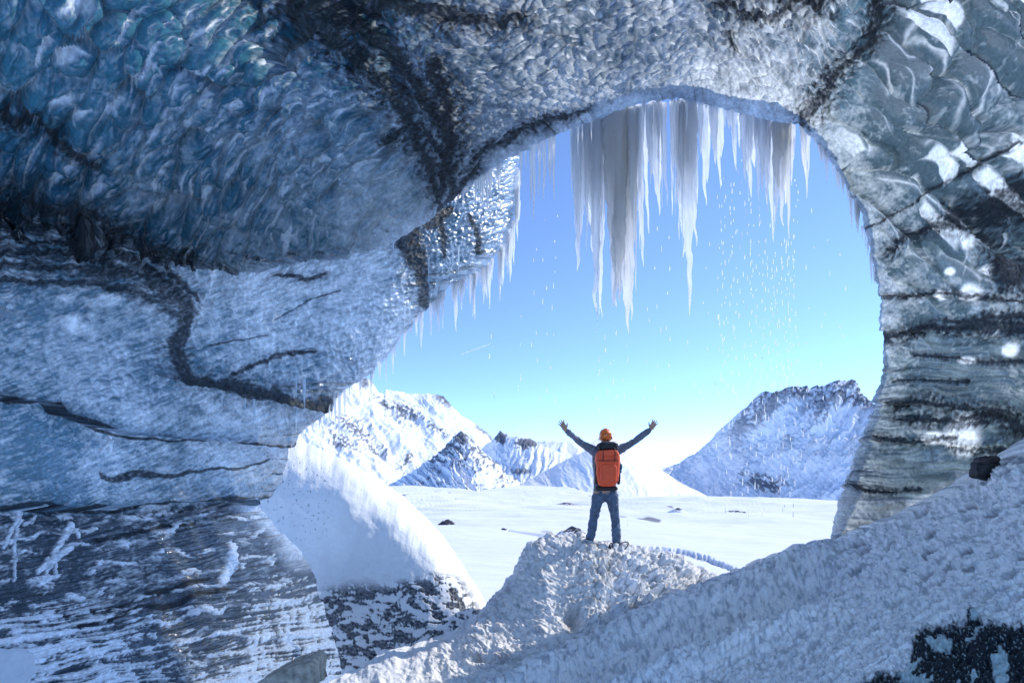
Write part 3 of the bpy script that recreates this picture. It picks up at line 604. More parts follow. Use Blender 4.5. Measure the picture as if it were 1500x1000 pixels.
def E_fields(px, py, V, dr):
    n1 = fbm(px/70, py/60, 4, 600); n2 = fbm(px/15, py/12, 4, 605); n3 = fbm(px/5, py/4, 3, 610)
    u = (px*.87-py*.5); v = (px*.5+py*.87)                  # u runs up the slope, v across it
    f = fbm(u/6, v/13, 3, 615)
    a1, a2, ac = cells(u/10+n2*1.5, v/6+n1*2, 40); msk = ss(-.25, .2, fbm(u/45, v/18, 3, 41)); a1 = mix(.55, a1, .3+.7*msk)
    ru = fbm(u/170, v/7, 3, 620)
    h = n1*10+n2*4.0+f*4.6+(1-a1)*6.5+ru*6.5+n3*2.6
    # ridges and troughs running down to the lower left
    e = ycurve(px, [(690, 1045), (740, 1012), (860, 950), (1000, 886), (1060, 865), (1150, 829), (1213, 802), (1350, 747), (1500, 661), (1600, 590)])
    dd = py-e
    h = h+ss(1260, 1150, px)*(24*np.exp(-((dd-6)/15)**2)-26*np.exp(-((dd-48)/20)**2)+22*np.exp(-((dd-92-(px-1000)*.02)/15)**2))
    fr1, fr2, fc = cells(px/12, py/9, 44)
    h = h+ss(.5, .9, fc)*(1-fr1)*8*np.exp(-np.abs(dd)/22)*ss(1300, 1200, px)
    # melt pits on the upper slope
    p1, p2, pc = cells(u/34+n2*.3, v/13, 47)
    pit = ss(.45, .2, p1)*ss(.62, .8, pc)*ss(1180, 1280, px)*ss(930, 820, py)
    h = h-pit*6
    C = np.zeros(px.shape+(3,), np.float32)+np.array((.90, .885, .86), np.float32)
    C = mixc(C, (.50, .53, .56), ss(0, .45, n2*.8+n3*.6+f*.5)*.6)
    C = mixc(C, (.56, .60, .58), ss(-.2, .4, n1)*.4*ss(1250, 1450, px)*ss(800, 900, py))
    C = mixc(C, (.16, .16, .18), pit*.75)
    C = mixc(C, (.33, .36, .39), ss(.42, .72, a1+n3*.3+f*.2)*.62)  # pit shade between the snow grains painted darker, with grit
    # black ash ice showing through at the lower right corner
    bound = ycurve(px, [(1150, 1120), (1250, 1015), (1290, 985), (1330, 985), (1342, 930), (1372, 915), (1410, 915), (1424, 893), (1445, 912), (1500, 918), (1600, 905)])
    w = py-bound+fbm(px/9, py/9, 4, 640)*11
    ashm = ss(-5, 7, w+n3*8)
    c1, c2, cid = cells((px*.8+py*.6)/17+n2*.6, (px*.6-py*.8)/42+n2*.6, 55)
    white = ss(.74, .80, cid)*ss(.42, .3, c1)
    for (cx, cy, rx, ry) in ((1378, 942, 18, 12), (1465, 978, 14, 26), (1427, 995, 7, 10), (1330, 995, 16, 8)):
        white = np.maximum(white, ss(.3, .55, blob(px+n2*10, py+n2*10, cx, cy, rx, ry, 1.5)))
    spk = ss(.28, .36, fbm(px/4.5, py/3, 3, 660))
    white = np.clip(white+spk*.6, 0, 1)
    h = h-ashm*2+ashm*(fbm(px/12, py/8, 4, 665)*7+white*2)
    C = mixc(C, (.016, .021, .027), ashm)
    C = mixc(C, (.42, .52, .52), ashm*white)
    G = ashm*.9
    return h, C, G
def extE(e):
    t = e.copy(); t[:, 1] = -5.0; t[:, 2] = np.minimum(e[:, 2], EYE-1.45)
    t[:, 0] = np.interp(e[:, 0], [e[:, 0].min(), e[:, 0].max()], [-1.0, 5.0])
    return t
extE_ = extE
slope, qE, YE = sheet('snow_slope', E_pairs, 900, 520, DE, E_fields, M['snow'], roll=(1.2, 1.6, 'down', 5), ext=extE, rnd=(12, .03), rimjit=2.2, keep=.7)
tag(slope, 'rough blue white snow slope rising to the right with black ash ice in its corner', 'snow slope', kind='structure')

# cave floor; unseen stretch behind the viewer added to bounce sunlight onto the ceiling
n = 160
gx, gy = np.meshgrid(np.linspace(-30, 30, n)*(np.abs(np.linspace(-1, 1, n))**.5), np.linspace(-40, 7.5, n), indexing='ij')
gz = EYE-1.75-.14*np.maximum(gy, 0)+fbm(gx*.8, gy*.8, 4, 700)*.18-3*ss(-1, 3, gy)*ss(4.5, 6, np.abs(gx))
fl = grid_object('cave_floor', np.stack([gx, gy, gz], -1), M['snow'], np.full((n, n, 3), .86), np.zeros((n, n)))
tag(fl, 'trodden snow floor of the ice cave, extended unseen behind the viewer to bounce light', None, kind='structure')

# ------------------------------------------------------------------ the snow plain
npx, npy = 1300, 560
PX = np.linspace(150, 1750, npx)[:, None]; 
prow = np.concatenate([[HOR-3, HOR+1.0], HOR+4.2+np.linspace(0, 1, npy-2)**1.25*330])
edge = ycurve(PX, [(150, 708), (560, 708), (640, 713), (700, 719), (760, 711), (830, 713), (870, 722), (960, 726), (1010, 726), (1130, 733), (1230, 737), (1750, 737)])
k = np.linspace(0, 1, npy)[None, :]**1.2
py = edge+(1040-edge)*k
Yp = EYE*F/(py-HOR)
X = (PX-750)/F*Yp
lx = X; ly = Yp
zz = fbm(lx/60, ly/95, 4, 720)*np.clip(Yp/130, 0, 1)*1.6+fbm(lx/14+ly/60, ly/7, 4, 725)*.32*np.clip(Yp/60, .15, 1)*np.clip(110/Yp, 0, 1)**1.5+ridged(lx/26+ly/40, ly/16, 3, 727)*.35*np.clip(Yp/70, .05, 1)*np.clip(130/Yp, 0, 1)**1.5+fbm(lx/3, ly/.9, 3, 728)*.05*np.clip(45/Yp, 0, 1)**2
zz = zz*(1+np.clip((Yp-50)/60, 0, 1.2))*(1-np.exp(-(py-edge)/6)*.6)
pts = [(918, 806, 3), (960, 808, 3.2), (1000, 813, 4), (1035, 822, 4.5), (1065, 834, 5), (1090, 848, 6), (1105, 862, 6)]
tr = ss(1.2, .4, poly_dist(PX+py*0, py+PX*0, pts)+fbm(PX/5, py/3, 2, 735)*.5)
zz = zz-tr*.28
tr2 = ss(1.2, .5, poly_dist(PX+py*0, py+PX*0, [(745, 782, 1), (790, 787, 1.2), (830, 792, 1.2)])); zz = zz-tr2*.12
V = np.stack([X, Yp, zz], -1)
# far edge falls away behind the brow
dropY = V[:, :1].repeat(3, 1).copy()
for i, (f, dz) in enumerate(((3.0, -60), (1.5, -18), (1.12, -3))):
    dropY[:, i, 0] = V[:, 0, 0]*f; dropY[:, i, 1] = V[:, 0, 1]*f; dropY[:, i, 2] = V[:, 0, 2]+dz
V = np.concatenate([dropY, V], 1)
C = np.zeros(V.shape, np.float32)+np.array((.86, .88, .90), np.float32)
C[:, 3:] = mixc(C[:, 3:], (.35, .38, .45), (tr*.45+tr2*.4))
blk = ss(.60, .68, fbm(lx/9, ly/30, 3, 740)*1.3)*ss(815, 760, py)
C[:, 3:] = mixc(C[:, 3:], (.10, .10, .12), blk*.8)
pl = grid_object('snow_plain', V, M['plain'], C, np.zeros(V.shape[:2]))
tag(pl, 'bright flat snow plain beyond the cave mouth', None, kind='structure')

# ground sheet reaching the horizon, below everything
bm = bmesh.new()
vs = [bm.verts.new((math.cos(a)*9000, math.sin(a)*9000, -75)) for a in np.linspace(0, 2*math.pi, 48, endpoint=False)]
bm.faces.new(vs)
me = bpy.data.meshes.new('ground'); bm.to_mesh(me); bm.free()
g = bpy.data.objects.new('ground', me); col.objects.link(g); tag(g, 'distant snow covered lowland', None, kind='structure')
me.materials.append(flat('far_snow', (.84, .87, .90), .8, var=(.002, .05)))
# ground near and behind the cave
bm = bmesh.new()
bmesh.ops.create_grid(bm, x_segments=40, y_segments=40, size=60)
for v in bm.verts: v.co.y -= 48.5; v.co.z = -.15+math.sin(v.co.x*.3)*.05
me = bpy.data.meshes.new('snow_field'); bm.to_mesh(me); bm.free()
g2 = bpy.data.objects.new('snow_field', me); col.objects.link(g2); tag(g2, 'snow field around the glacier foot', None, kind='structure')
me.materials.append(flat('near_snow', (.84, .87, .90), .8, var=(.5, .05)))

# ------------------------------------------------------------------ mountains
def mountain(name, label, rim, base, ns, nt, ctrl, rockf, seed, roll, amp, gul=(40, 9), lean=0, snowc=(.84, .87, .92), rj=1.6):
    D = Depth(ctrl, 2e-3)
    pairs = list(zip(rim, base))
    def f(px, py, V, dr):
        u = px-lean*(py-600)
        w = fbm(px/30, py/30, 3, seed)*10
        g = ridged((u+w)/gul[0], (py+w)/(gul[0]*2.6), 4, seed+3)
        g2 = fbm((u+w)/gul[1], py/(gul[1]*2.2), 4, seed+9)
        n = fbm(px/5, py/4, 4, seed+15)
        h = (g-.4)*amp+g2*amp*.45+n*amp*.12
        rock = np.clip(rockf(px, py, dr, g2, n, g), 0, 1)
        h = h+rock*n*amp*.22+rock*fbm(px/2.5, py/2.2, 2, seed+22)*amp*.12
        C = np.zeros(px.shape+(3,), np.float32)+np.array(snowc, np.float32)
        C = mixc(C, (.095, .105, .13), rock*.9)
        return h, C, np.zeros_like(px)
    o, q, Y = sheet(name, pairs, ns, nt, D, f, M['mountain'], roll=roll, rnd=(8, .01), rimjit=rj, keep=.3, tpow=1)
    tag(o, label, 'mountain', kind='structure'); return o
def interp_base(rim, y, pull=.0, cx=0): return [(x+(cx-x)*pull, y) for x, _ in rim]
# right mountain
rim = [(930, 712), (965, 696), (985, 684), (1010, 672), (1035, 655), (1052, 643), (1066, 624), (1078, 612), (1095, 596), (1108, 588), (1122, 574), (1140, 572), (1163, 568), (1178, 567), (1182, 564), (1212, 562), (1228, 559), (1240, 556), (1252, 558),
       (1258, 566), (1264, 578), (1276, 584), (1280, 592), (1300, 606), (1340, 640), (1400, 690)]
def rk(px, py, dr, g2, n, g):
    cliff = ss(30, 8, dr+n*18)*ss(1085, 1120, px)*ss(-.25, .15, n+g2*.6)
    band = ss(9, 3, np.abs(py-ycurve(px, [(1120, 592), (1190, 590), (1230, 580), (1290, 592)])+n*12))*ss(1150, 1200, px)*ss(-.2, .2, n+.1)
    ribs = ss(.50, .72, g+n*.55)*ss(705, 610, py)*ss(1040, 1100, px)*.75
    out = ss(.36, .55, blob(px, py, 1120, 708, 30, 13)*.7+n*1.5)*blob(px, py, 1122, 708, 44, 17, 2)*.95
    return np.maximum.reduce([cliff, band, ribs, out])
mountain('mountain', 'steep shadowed blue mountain with a craggy flat top at right of the plain', rim, [(x+(1130-x)*-.05, 752) for x, _ in rim], 520, 300,
         [(930, 712, 1650), (1010, 672, 1600), (1120, 573, 1450), (1240, 556, 1350), (1400, 690, 1150), (930, 752, 1450), (1120, 752, 1190), (1300, 752, 1040), (1130, 660, 1310), (1250, 650, 1180), (1400, 752, 960)],
         rk, 800, (200, 200, 'down', 100), 26, (52, 13), lean=-.75)
# big left mountain
rim = [(330, 480), (400, 510), (455, 540), (500, 556), (522, 562), (528, 553), (538, 554), (541, 566), (556, 574), (563, 578), (564, 571), (600, 573), (636, 578), (648, 580), (656, 590), (668, 602), (690, 620), (712, 634), (735, 652), (760, 668), (800, 690), (840, 706)]
def rk(px, py, dr, g2, n, g):
    crag = np.exp(-((px-534)/7)**2)*ss(20, 8, dr)
    c2 = ss(12, 5, dr+n*6)*ss(632, 645, px)*ss(664, 655, px)
    def st(cx, cy, rx, ry, a=.6):
        u = (px-cx)*math.cos(a)+(py-cy)*math.sin(a); v = -(px-cx)*math.sin(a)+(py-cy)*math.cos(a)
        return ss(.28, .5, np.exp(-(u/rx)**2-(v/ry)**2)*.8+n*1.5-.1)*np.exp(-(u/rx/1.8)**4-(v/ry/1.9)**4)*.9
    out = np.maximum.reduce([st(593, 606, 26, 8, .5), st(640, 633, 22, 6, .5), st(665, 595, 10, 5), st(520, 630, 28, 14, .6), st(550, 655, 20, 8), st(560, 590, 14, 3, .6), st(597, 672, 5, 8), st(500, 650, 20, 10)])
    return np.maximum.reduce([crag, c2, out, ss(5, 2, dr+n*4)*ss(690, 700, px)*.8])
mountain('mountain', 'big sunlit white mountain with a flat snow cap and small crag at left', rim, [(x*.9+60, 745) for x, _ in rim], 560, 300,
         [(330, 480, 1500), (455, 540, 1600), (563, 575, 1850), (650, 585, 2000), (760, 668, 2150), (840, 706, 2200), (350, 745, 800), (450, 745, 850), (600, 745, 1100), (800, 745, 1400), (520, 640, 1330), (620, 640, 1650)],
         rk, 840, (300, 200, 'down', 100), 15, (60, 16), lean=.9)
# middle ridge with a rocky knob
rim = [(650, 712), (690, 672), (708, 654), (720, 645), (727, 636), (733, 630), (741, 634), (749, 640), (770, 641), (781, 643), (790, 651), (806, 657), (822, 664), (850, 676), (880, 692), (910, 706)]
def rk(px, py, dr, g2, n, g):
    kn = ss(.3, .6, blob(px, py, 733, 640, 10, 9)+n*.8); k2 = ss(.35, .6, blob(px, py, 765, 650, 14, 9)+blob(px, py, 780, 648, 12, 6)+n*.8-.1)
    return np.maximum.reduce([kn*blob(px, py, 733, 642, 16, 14, 2), k2*blob(px, py, 772, 651, 26, 12, 2), ss(.3, .5, blob(px, py, 763, 690, 14, 5)+n*.6)*.8])
mountain('mountain', 'middle snowy ridge with dark rocky knob between the cone hill and the person', rim, [(x, 728) for x, _ in rim], 380, 160,
         [(650, 712, 1300), (733, 630, 1250), (822, 664, 1150), (910, 706, 1050), (650, 728, 1000), (780, 728, 900), (910, 728, 820), (740, 690, 1080)],
         rk, 880, (150, 150, 'down', 60), 8, (24, 8), lean=-.4)
# cone shaped hill
rim = [(540, 722), (575, 706), (602, 692), (625, 676), (640, 664), (652, 655), (662, 643), (669, 636), (676, 631), (684, 637), (692, 645), (703, 657), (716, 668), (730, 681), (745, 694), (758, 704), (772, 714)]
def rk(px, py, dr, g2, n, g):
    u = (px-676)+(py-632)*-.55
    ribs = ss(.0, .3, g2*.8+n*.9-.05+.35*np.exp(-dr/26)-.25*ss(660, 700, py))*ss(640, 660, px+(py-632)*.6)
    return np.maximum(ribs*.95, ss(.2, .5, blob(px, py, 676, 640, 9, 12)+n*.7)*blob(px, py, 676, 642, 14, 18, 2))
mountain('mountain', 'sharp cone shaped hill streaked with dark rock ribs on the plain at left', rim, [(x, 727) for x, _ in rim], 360, 180,
         [(540, 722, 760), (640, 664, 740), (676, 631, 720), (716, 668, 760), (772, 714, 800), (540, 727, 640), (640, 727, 520), (690, 727, 490), (772, 727, 600), (672, 690, 600), (700, 690, 600)],
         rk, 920, (90, 90, 'down', 60), 9, (13, 6), lean=.75)
# low hill behind the person and the far ridge
rim = [(740, 722), (765, 708), (790, 694), (815, 681), (840, 668), (862, 659), (885, 652), (905, 650), (918, 655), (935, 664), (952, 676), (972, 690), (995, 706), (1015, 716), (1035, 726)]
mountain('hill', 'rounded blue shaded snow hill directly behind the person', rim, [(x, 732) for x, _ in rim], 320, 130,
         [(740, 722, 700), (840, 668, 690), (905, 650, 700), (952, 676, 720), (1035, 726, 740), (740, 732, 560), (840, 732, 450), (905, 732, 430), (1035, 732, 520), (870, 690, 560), (950, 700, 580)],
         lambda px, py, dr, g2, n, g: ss(.40, .55, n+g2*.4)*ss(30, 0, dr)*.7, 960, (120, 120, 'down', 60), 4, (40, 14), lean=.6, rj=.6)
rim = [(700, 660), (760, 648), (800, 646), (835, 647), (855, 652), (875, 643), (889, 638), (902, 641), (915, 646), (930, 662), (955, 676), (985, 688), (1010, 698)]
mountain('mountain', 'faint far off ridge on the skyline behind the raised arms', rim, [(x, 722) for x, _ in rim], 260, 90,
         [(700, 660, 3200), (835, 647, 3200), (1010, 698, 3200), (700, 722, 2600), (850, 722, 2500), (1010, 722, 2600)],
         lambda px, py, dr, g2, n, g: ss(.2, .4, n+g2*.4)*ss(9, 0, dr)*.8, 990, (300, 200, 'down', 60), 5, (30, 12))

# ------------------------------------------------------------------ rocks showing through the plain
def hummock(px, py, w, hgt, seed, label, snow=.4):
    Yh = EYE*F/(py-HOR); sc = Yh/F
    n = 60
    a, b = np.meshgrid(np.linspace(-1, 1, n), np.linspace(-1, 1, n), indexing='ij')
    r = np.sqrt(a*a+b*b); z = np.exp(-(r*1.7)**2)
    nn = fbm(a*3+seed, b*3, 4, seed); z = z*(1+.35*nn)
    V = np.stack([(px-750)*sc+a*w*sc*.75, Yh+b*w*sc*.9, z*hgt*sc*1.25-.35*hgt*sc], -1)
    rock = ss(snow-.12, snow+.1, z+fbm(a*9, b*9, 4, seed+3)*.75)
    C = mixc(np.full((n, n, 3), .84, np.float32), (.07, .065, .075), rock)
    o = grid_object('rock_outcrop', V, M['plain'], C, np.zeros((n, n)))
    return tag(o, label, 'rock', 'dark rocks poking out of the snow plain')
hummock(655, 771, 36, 11, 3, 'largest dark rounded rock beside the snow bank edge', .3)
hummock(668, 757, 14, 5, 5, 'tiny dark rock just above the rounded rock near the snow bank')
hummock(740, 781, 32, 8, 7, 'low flat dark rock between the snow bank and the mound', .5)
hummock(838, 786, 60, 15, 9, 'snow capped rock ledge peeking over the mound left of the person', .72)
hummock(770, 757, 34, 4, 11, 'thin dark rock streak far out left of the person', .45)
hummock(992, 752, 34, 9, 13, 'blue shaded low hump right of the person on the plain', .85)
hummock(1122, 741.5, 30, 5, 15, 'small hump near the foot of the right mountain', .8)
hummock(1080, 753, 60, 6, 17, 'wide low hump in the plain toward the right mountain', .85)
hummock(708, 745, 5, 3, 19, 'speck sized dark stone far out on the plain', .2)
hummock(832, 741, 60, 5, 21, 'long low dark ridge far out behind the left leg of the person', .75)

# ------------------------------------------------------------------ contrail
p0, p1 = P(675, 519, 5200), P(722, 502, 5200)
nr = 24; ring = 8
Vc = np.zeros((nr, ring, 3))
for i in range(nr):
    t = i/(nr-1); c = p0+(p1-p0)*t; rr = (2.6+3*t)*(1-t**4)*(.8+.4*random.random())+.3
    for j in range(ring):
        a = 2*math.pi*j/(ring-1); Vc[i, j] = c+np.array([0, math.cos(a)*rr, math.sin(a)*rr])
ct = grid_object('contrail', Vc, flat('contrail_vapour', (.9, .9, .9), .9))
tag(ct, 'short thin white aircraft trail in the blue sky', 'contrail')

# ------------------------------------------------------------------ icicles
def strand(top, length, r, seed, bend=0, nseg=11, power=.75, flatn=.8, fused=0):
    """tapered, fluted, knobbly icicle ring stack"""
    nr = int(max(10, min(46, length/.045)))
    t = np.linspace(0, 1, nr)[:, None]; a = np.linspace(0, 2*np.pi, nseg, endpoint=False)[None]
    rad = r*((1-t)**power*.93+.07*(1-t**6))
    if fused: rad = np.where(t < fused, r*(1-.25*t/fused), r*(.75)*np.maximum((1-(t-fused)/(1-fused)), 0)**power+.002)
    rad = rad*(1+.22*pn(t*length*9+seed, a*0+seed*.7, 1)+.10*pn(t*length*26+seed, a*0+seed, 2))
    rad = rad*(1+.22*pn(np.cos(a)*1.6+seed, np.sin(a)*1.6+t*length*1.2, 4)+(.20 if nseg > 12 else 0)*pn(np.cos(a)*3.4+seed, np.sin(a)*3.4+t*length*.7, 14))
    rad = np.maximum(rad, .0022)
    dx = bend*length*t**2*.3+pn(t*length*3+seed*3.1, t*0, 6)*r*.5*t; dy = pn(t*length*3+seed*5.3, t*0+9, 7)*r*.5*t
    x = top[0]+dx+np.cos(a)*rad; y = top[1]+dy+np.sin(a)*rad*flatn; z = top[2]-t*length+a*0
    return np.stack([x, y, z], -1)
def strands_object(name, strs, mat):
    vs = []; fs = []; base = 0
    for S in strs:
        nr, ng = S.shape[:2]
        vs.append(S.reshape(-1, 3)); idx = np.arange(nr*ng).reshape(nr, ng)+base
        i2 = np.roll(idx, -1, 1)
        q = np.stack([idx[:-1], idx[1:], i2[1:], i2[:-1]], -1).reshape(-1, 4)
        fs += q.tolist(); fs.append(idx[0][::-1].tolist()); fs.append(idx[-1].tolist())
        base += nr*ng
    me = bpy.data.meshes.new(name); me.from_pydata(np.concatenate(vs).tolist(), [], fs)
    for p in me.polygons: p.use_smooth = True
    me.materials.append(mat); o = bpy.data.objects.new(name, me); col.objects.link(o); return o
def icicle(px, y0, y1, w, Y, label, group, mat='icicle', **k):
    s = Y/F; seed = px*.37+y0*.11
    o = strands_object('icicle', [strand(P(px, y0, Y), (y1-y0)*s, max(w*.5*s, .006), seed, nseg=9, **k)], M[mat])
    return tag(o, label, 'icicle', group)
def curtain(items, Y, label, group, mat='icicle', name='ice_curtain'):
    S = []
    for i, it in enumerate(items):
        px, y0, y1, w = it[:4]; fused = it[4] if len(it) > 4 else 0; s = Y/F
        bend = it[5] if len(it) > 5 else 0
        w = w*(.78 if w > 14 else 1); S.append(strand(P(px, y0, Y+(.05*((i*7) % 5-2))), (y1-y0)*s, w*.5*s, px*.31+i, bend=bend, nseg=22, fused=fused))
    rr = random.Random(int(items[0][0]))
    for it in items:
        if it[3] < 12: continue
        for q in range(4):
            w = it[3]*rr.uniform(.16, .34); x = it[0]+rr.uniform(-.5, .5)*it[3]*.85
            S.append(strand(P(x, it[1], Y+rr.uniform(-.10, .06)), (it[2]-it[1])*rr.uniform(.45, .98)*Y/F, w*.5*Y/F, x*.77+q, nseg=10, fused=rr.uniform(0, .4)))
    o = strands_object(name, S, M[mat]); return tag(o, label, 'icicle cluster', group)
GT = 'big frozen curtains hanging from the arch'
YT = 8.72
curtain([(763, 222, 276, 4), (778, 212, 300, 6), (782, 212, 326, 6, .2), (790, 208, 288, 6), (797, 205, 296, 7, .2), (806, 198, 268, 8), (811, 198, 297, 5), (770, 218, 250, 4)], 8.0,
        'short cluster of thin icicles at left end of the arch row', GT)
curtain([(843, 176, 330, 16, .3), (852, 172, 398, 24, .45, -.1), (864, 170, 372, 24, .4, .1), (873, 168, 470, 22, .5), (880, 166, 468, 16, .5), (847, 178, 384, 10, .4), (868, 172, 320, 26, .5), (857, 172, 300, 26, .6), (839, 182, 240, 8), (884, 166, 325, 8)], YT,
        'wide milky ice curtain with several forked tips, first of the large ones from the left', GT)
curtain([(893, 162, 350, 26, .5), (903, 158, 452, 30, .5), (913, 158, 492, 30, .55, .08), (924, 160, 468, 22, .55), (898, 160, 455, 18, .6), (908, 160, 440, 26, .6), (889, 165, 280, 18, .4), (918, 158, 420, 26, .6), (906, 160, 380, 36, .5)], YT,
        'longest thick ice curtain stained brown in its middle', GT, 'icicle_dirty')
curtain([(926, 158, 320, 14, .4), (936, 156, 390, 16, .45, .1), (945, 156, 345, 8, .3, .1), (932, 158, 250, 16, .4)], YT, 'slender pointed curtain just right of the brown stained one', GT)
curtain([(951, 154, 260, 12, .4, .1), (958, 152, 288, 14, .4, .1), (965, 152, 318, 12, .4), (972, 152, 302, 9, .3, .12), (960, 150, 222, 20, .4)], YT, 'short pale double pointed curtain at the crown of the arch', GT)
curtain([(986, 150, 252, 10, .3), (992, 150, 326, 16, .4, .08), (1002, 150, 380, 26, .5), (1008, 150, 462, 20, .52, .03), (998, 150, 300, 28, .55), (1014, 150, 358, 14, .4, .1), (1018, 150, 300, 8, .3, .1), (985, 150, 318, 7, .3)], YT,
        'tall narrow curtain ending in a single very long spike', GT)
curtain([(1026, 152, 228, 10, .3), (1032, 153, 302, 11, .4, .04), (1037, 155, 270, 9, .3)], YT, 'slim tapering curtain right of the long spike', GT)
curtain([(1046, 156, 240, 12, .4, .1), (1052, 158, 276, 9, .3, .1), (1057, 160, 232, 9, .3), (1041, 155, 190, 8)], YT, 'small curtain with one bent tip above the waterfall of drops', GT)
curtain([(1068, 162, 190, 8), (1075, 164, 252, 10, .3, .15), (1083, 165, 218, 7), (1062, 161, 188, 6)], YT, 'stubby curtain with a bright slanting tip', GT)
curtain([(1088, 168, 266, 10, .3, .15), (1096, 168, 290, 14, .4, .12), (1104, 170, 246, 14, .4), (1110, 172, 296, 9, .3, .05), (1100, 168, 215, 22, .4)], YT, 'ragged curtain of four thin spikes right of the arch crown', GT)
curtain([(1115, 172, 280, 10, .35, .06), (1122, 174, 302, 12, .4, .05), (1130, 176, 356, 13, .4, .06), (1137, 178, 330, 9, .4), (1124, 172, 240, 22, .4)], YT, 'white curtain with one long thread of ice at right of the row', GT)
curtain([(1138, 178, 280, 14, .5), (1145, 180, 332, 18, .45, .02), (1151, 182, 300, 14, .5), (1155, 182, 350, 9, .3), (1160, 184, 272, 7, .3), (1146, 180, 230, 26, .4)], YT, 'dirty grey brown curtain next to the ash seam', GT, 'icicle_dirty')
icicle(1163, 184, 234, 5, YT, 'short white spike right of the dirty curtain', GT)
curtain([(1177, 184, 250, 11, .3, .12), (1179, 186, 292, 7, .3, .12), (1184, 190, 262, 6)], YT, 'dark rooted single icicle hanging under the ash seam', GT, 'icicle_dirty')
rnd = random.Random(5)
def row(q, Ys, x0, x1, count, lmin, lmax, wmin, wmax, what, group, y_range=None, mat='icicle', back=.05, off=3):
    """icicles spread along an ice edge; each says which it is, counted from the left"""
    cand = [i for i in range(len(q)) if x0 <= q[i, 0] <= x1 and (y_range is None or y_range[0] <= q[i, 1] <= y_range[1])]
    picks = sorted((rnd.choice(cand) for _ in range(count)), key=lambda i: q[i, 0])
    words = ['first', 'second', 'third', 'fourth', 'fifth', 'sixth', 'seventh', 'eighth', 'ninth', 'tenth', 'eleventh', 'twelfth', 'thirteenth', 'fourteenth', 'fifteenth', 'sixteenth', 'seventeenth', 'eighteenth', 'nineteenth', 'twentieth']
    for n, i in enumerate(picks):
        L = lmin+(lmax-lmin)*rnd.random()**1.9; w = (wmin+(wmax-wmin)*rnd.random())*(.55+.45*L/lmax)
        Y = Ys[i]*(1-.004)-back*rnd.random()
        k = words[n] if n < 20 else None
        size = 'long' if L > .62*lmax else ('short' if L < .3*lmax else 'medium')
        icicle(q[i, 0]+rnd.uniform(-1, 1), q[i, 1]-off, q[i, 1]-off+L, w, Y, f'{size} icicle, {k} from the left {what}', group, mat, bend=rnd.uniform(-.05, .08))
row(qB, YB, 742, 762, 20, 18, 84, 6, 10, 'on the frosty right tip of the hanging lobe', 'icicles fringing the tip of the left lobe', (245, 356))
row(qB, YB, 700, 745, 20, 18, 74, 5, 9, 'under the lobe edge nearest its tip', 'icicles under the lobe edge near its tip', (352, 405))
row(qB, YB, 655, 702, 20, 18, 78, 5, 9, 'under the middle of the sloping lobe edge', 'icicles under the middle lobe edge', (395, 430))
row(qB, YB, 606, 655, 20, 14, 62, 4.5, 8, 'under the lower half of the sloping lobe edge', 'icicles under the lower lobe edge', (420, 470))
row(qB, YB, 545, 606, 18, 10, 46, 4, 7, 'near the bottom of the sloping lobe edge', 'icicles near the bottom of the lobe edge', (465, 545))
row(qB, YB, 484, 545, 12, 10, 40, 4, 7, 'where the lobe meets the snow mountain view', 'icicles at the foot of the lobe', (540, 592))
for px, a, b, w in ((497, 578, 645, 6), (491, 582, 622, 5), (505, 572, 610, 5), (556, 530, 556, 5), (482, 590, 618, 4)):
    icicle(px, a, b, w, 7.95, {497: 'longest clear icicle hanging off the black seam end', 491: 'icicle just left of the longest one at the seam end', 505: 'icicle just right of the longest one at the seam end', 556: 'lone stout icicle below the lobe edge above the snowy crag', 482: 'short icicle on the very corner of the black seam'}[px], 'icicles at the end of the black seam')
row(qB, YB, 428, 480, 14, 8, 30, 2.5, 4.5, 'along the ledge tip under the black seam', 'icicles on the ledge under the black seam', (600, 650))
row(qA, YA, 652, 745, 20, 12, 62, 4, 7, 'along the near ice edge in front of the lobe', 'icicles on the near edge in front of the lobe', (232, 303), back=.02)
row(qA, YA, 745, 842, 12, 5, 20, 2, 5, 'on the thin arch rim left of the curtains', 'tiny icicles on the left arch rim', (180, 234))
row(qA, YA, 842, 1170, 20, 6, 60, 3, 7, 'among the big curtains along the arch', 'thin icicles between the big curtains', (145, 190))
row(qA, YA, 1192, 1222, 11, 16, 48, 4, 8, 'high on the right rim of the opening', 'icicles high on the right rim', (200, 260))
row(qA, YA, 1222, 1262, 16, 22, 70, 5, 9, 'midway down the right rim of the opening', 'icicles midway down the right rim', (235, 330))
row(qA, YA, 1262, 1284, 8, 14, 44, 3, 6, 'on the right pillar edge', 'icicles on the right pillar edge', (320, 400))
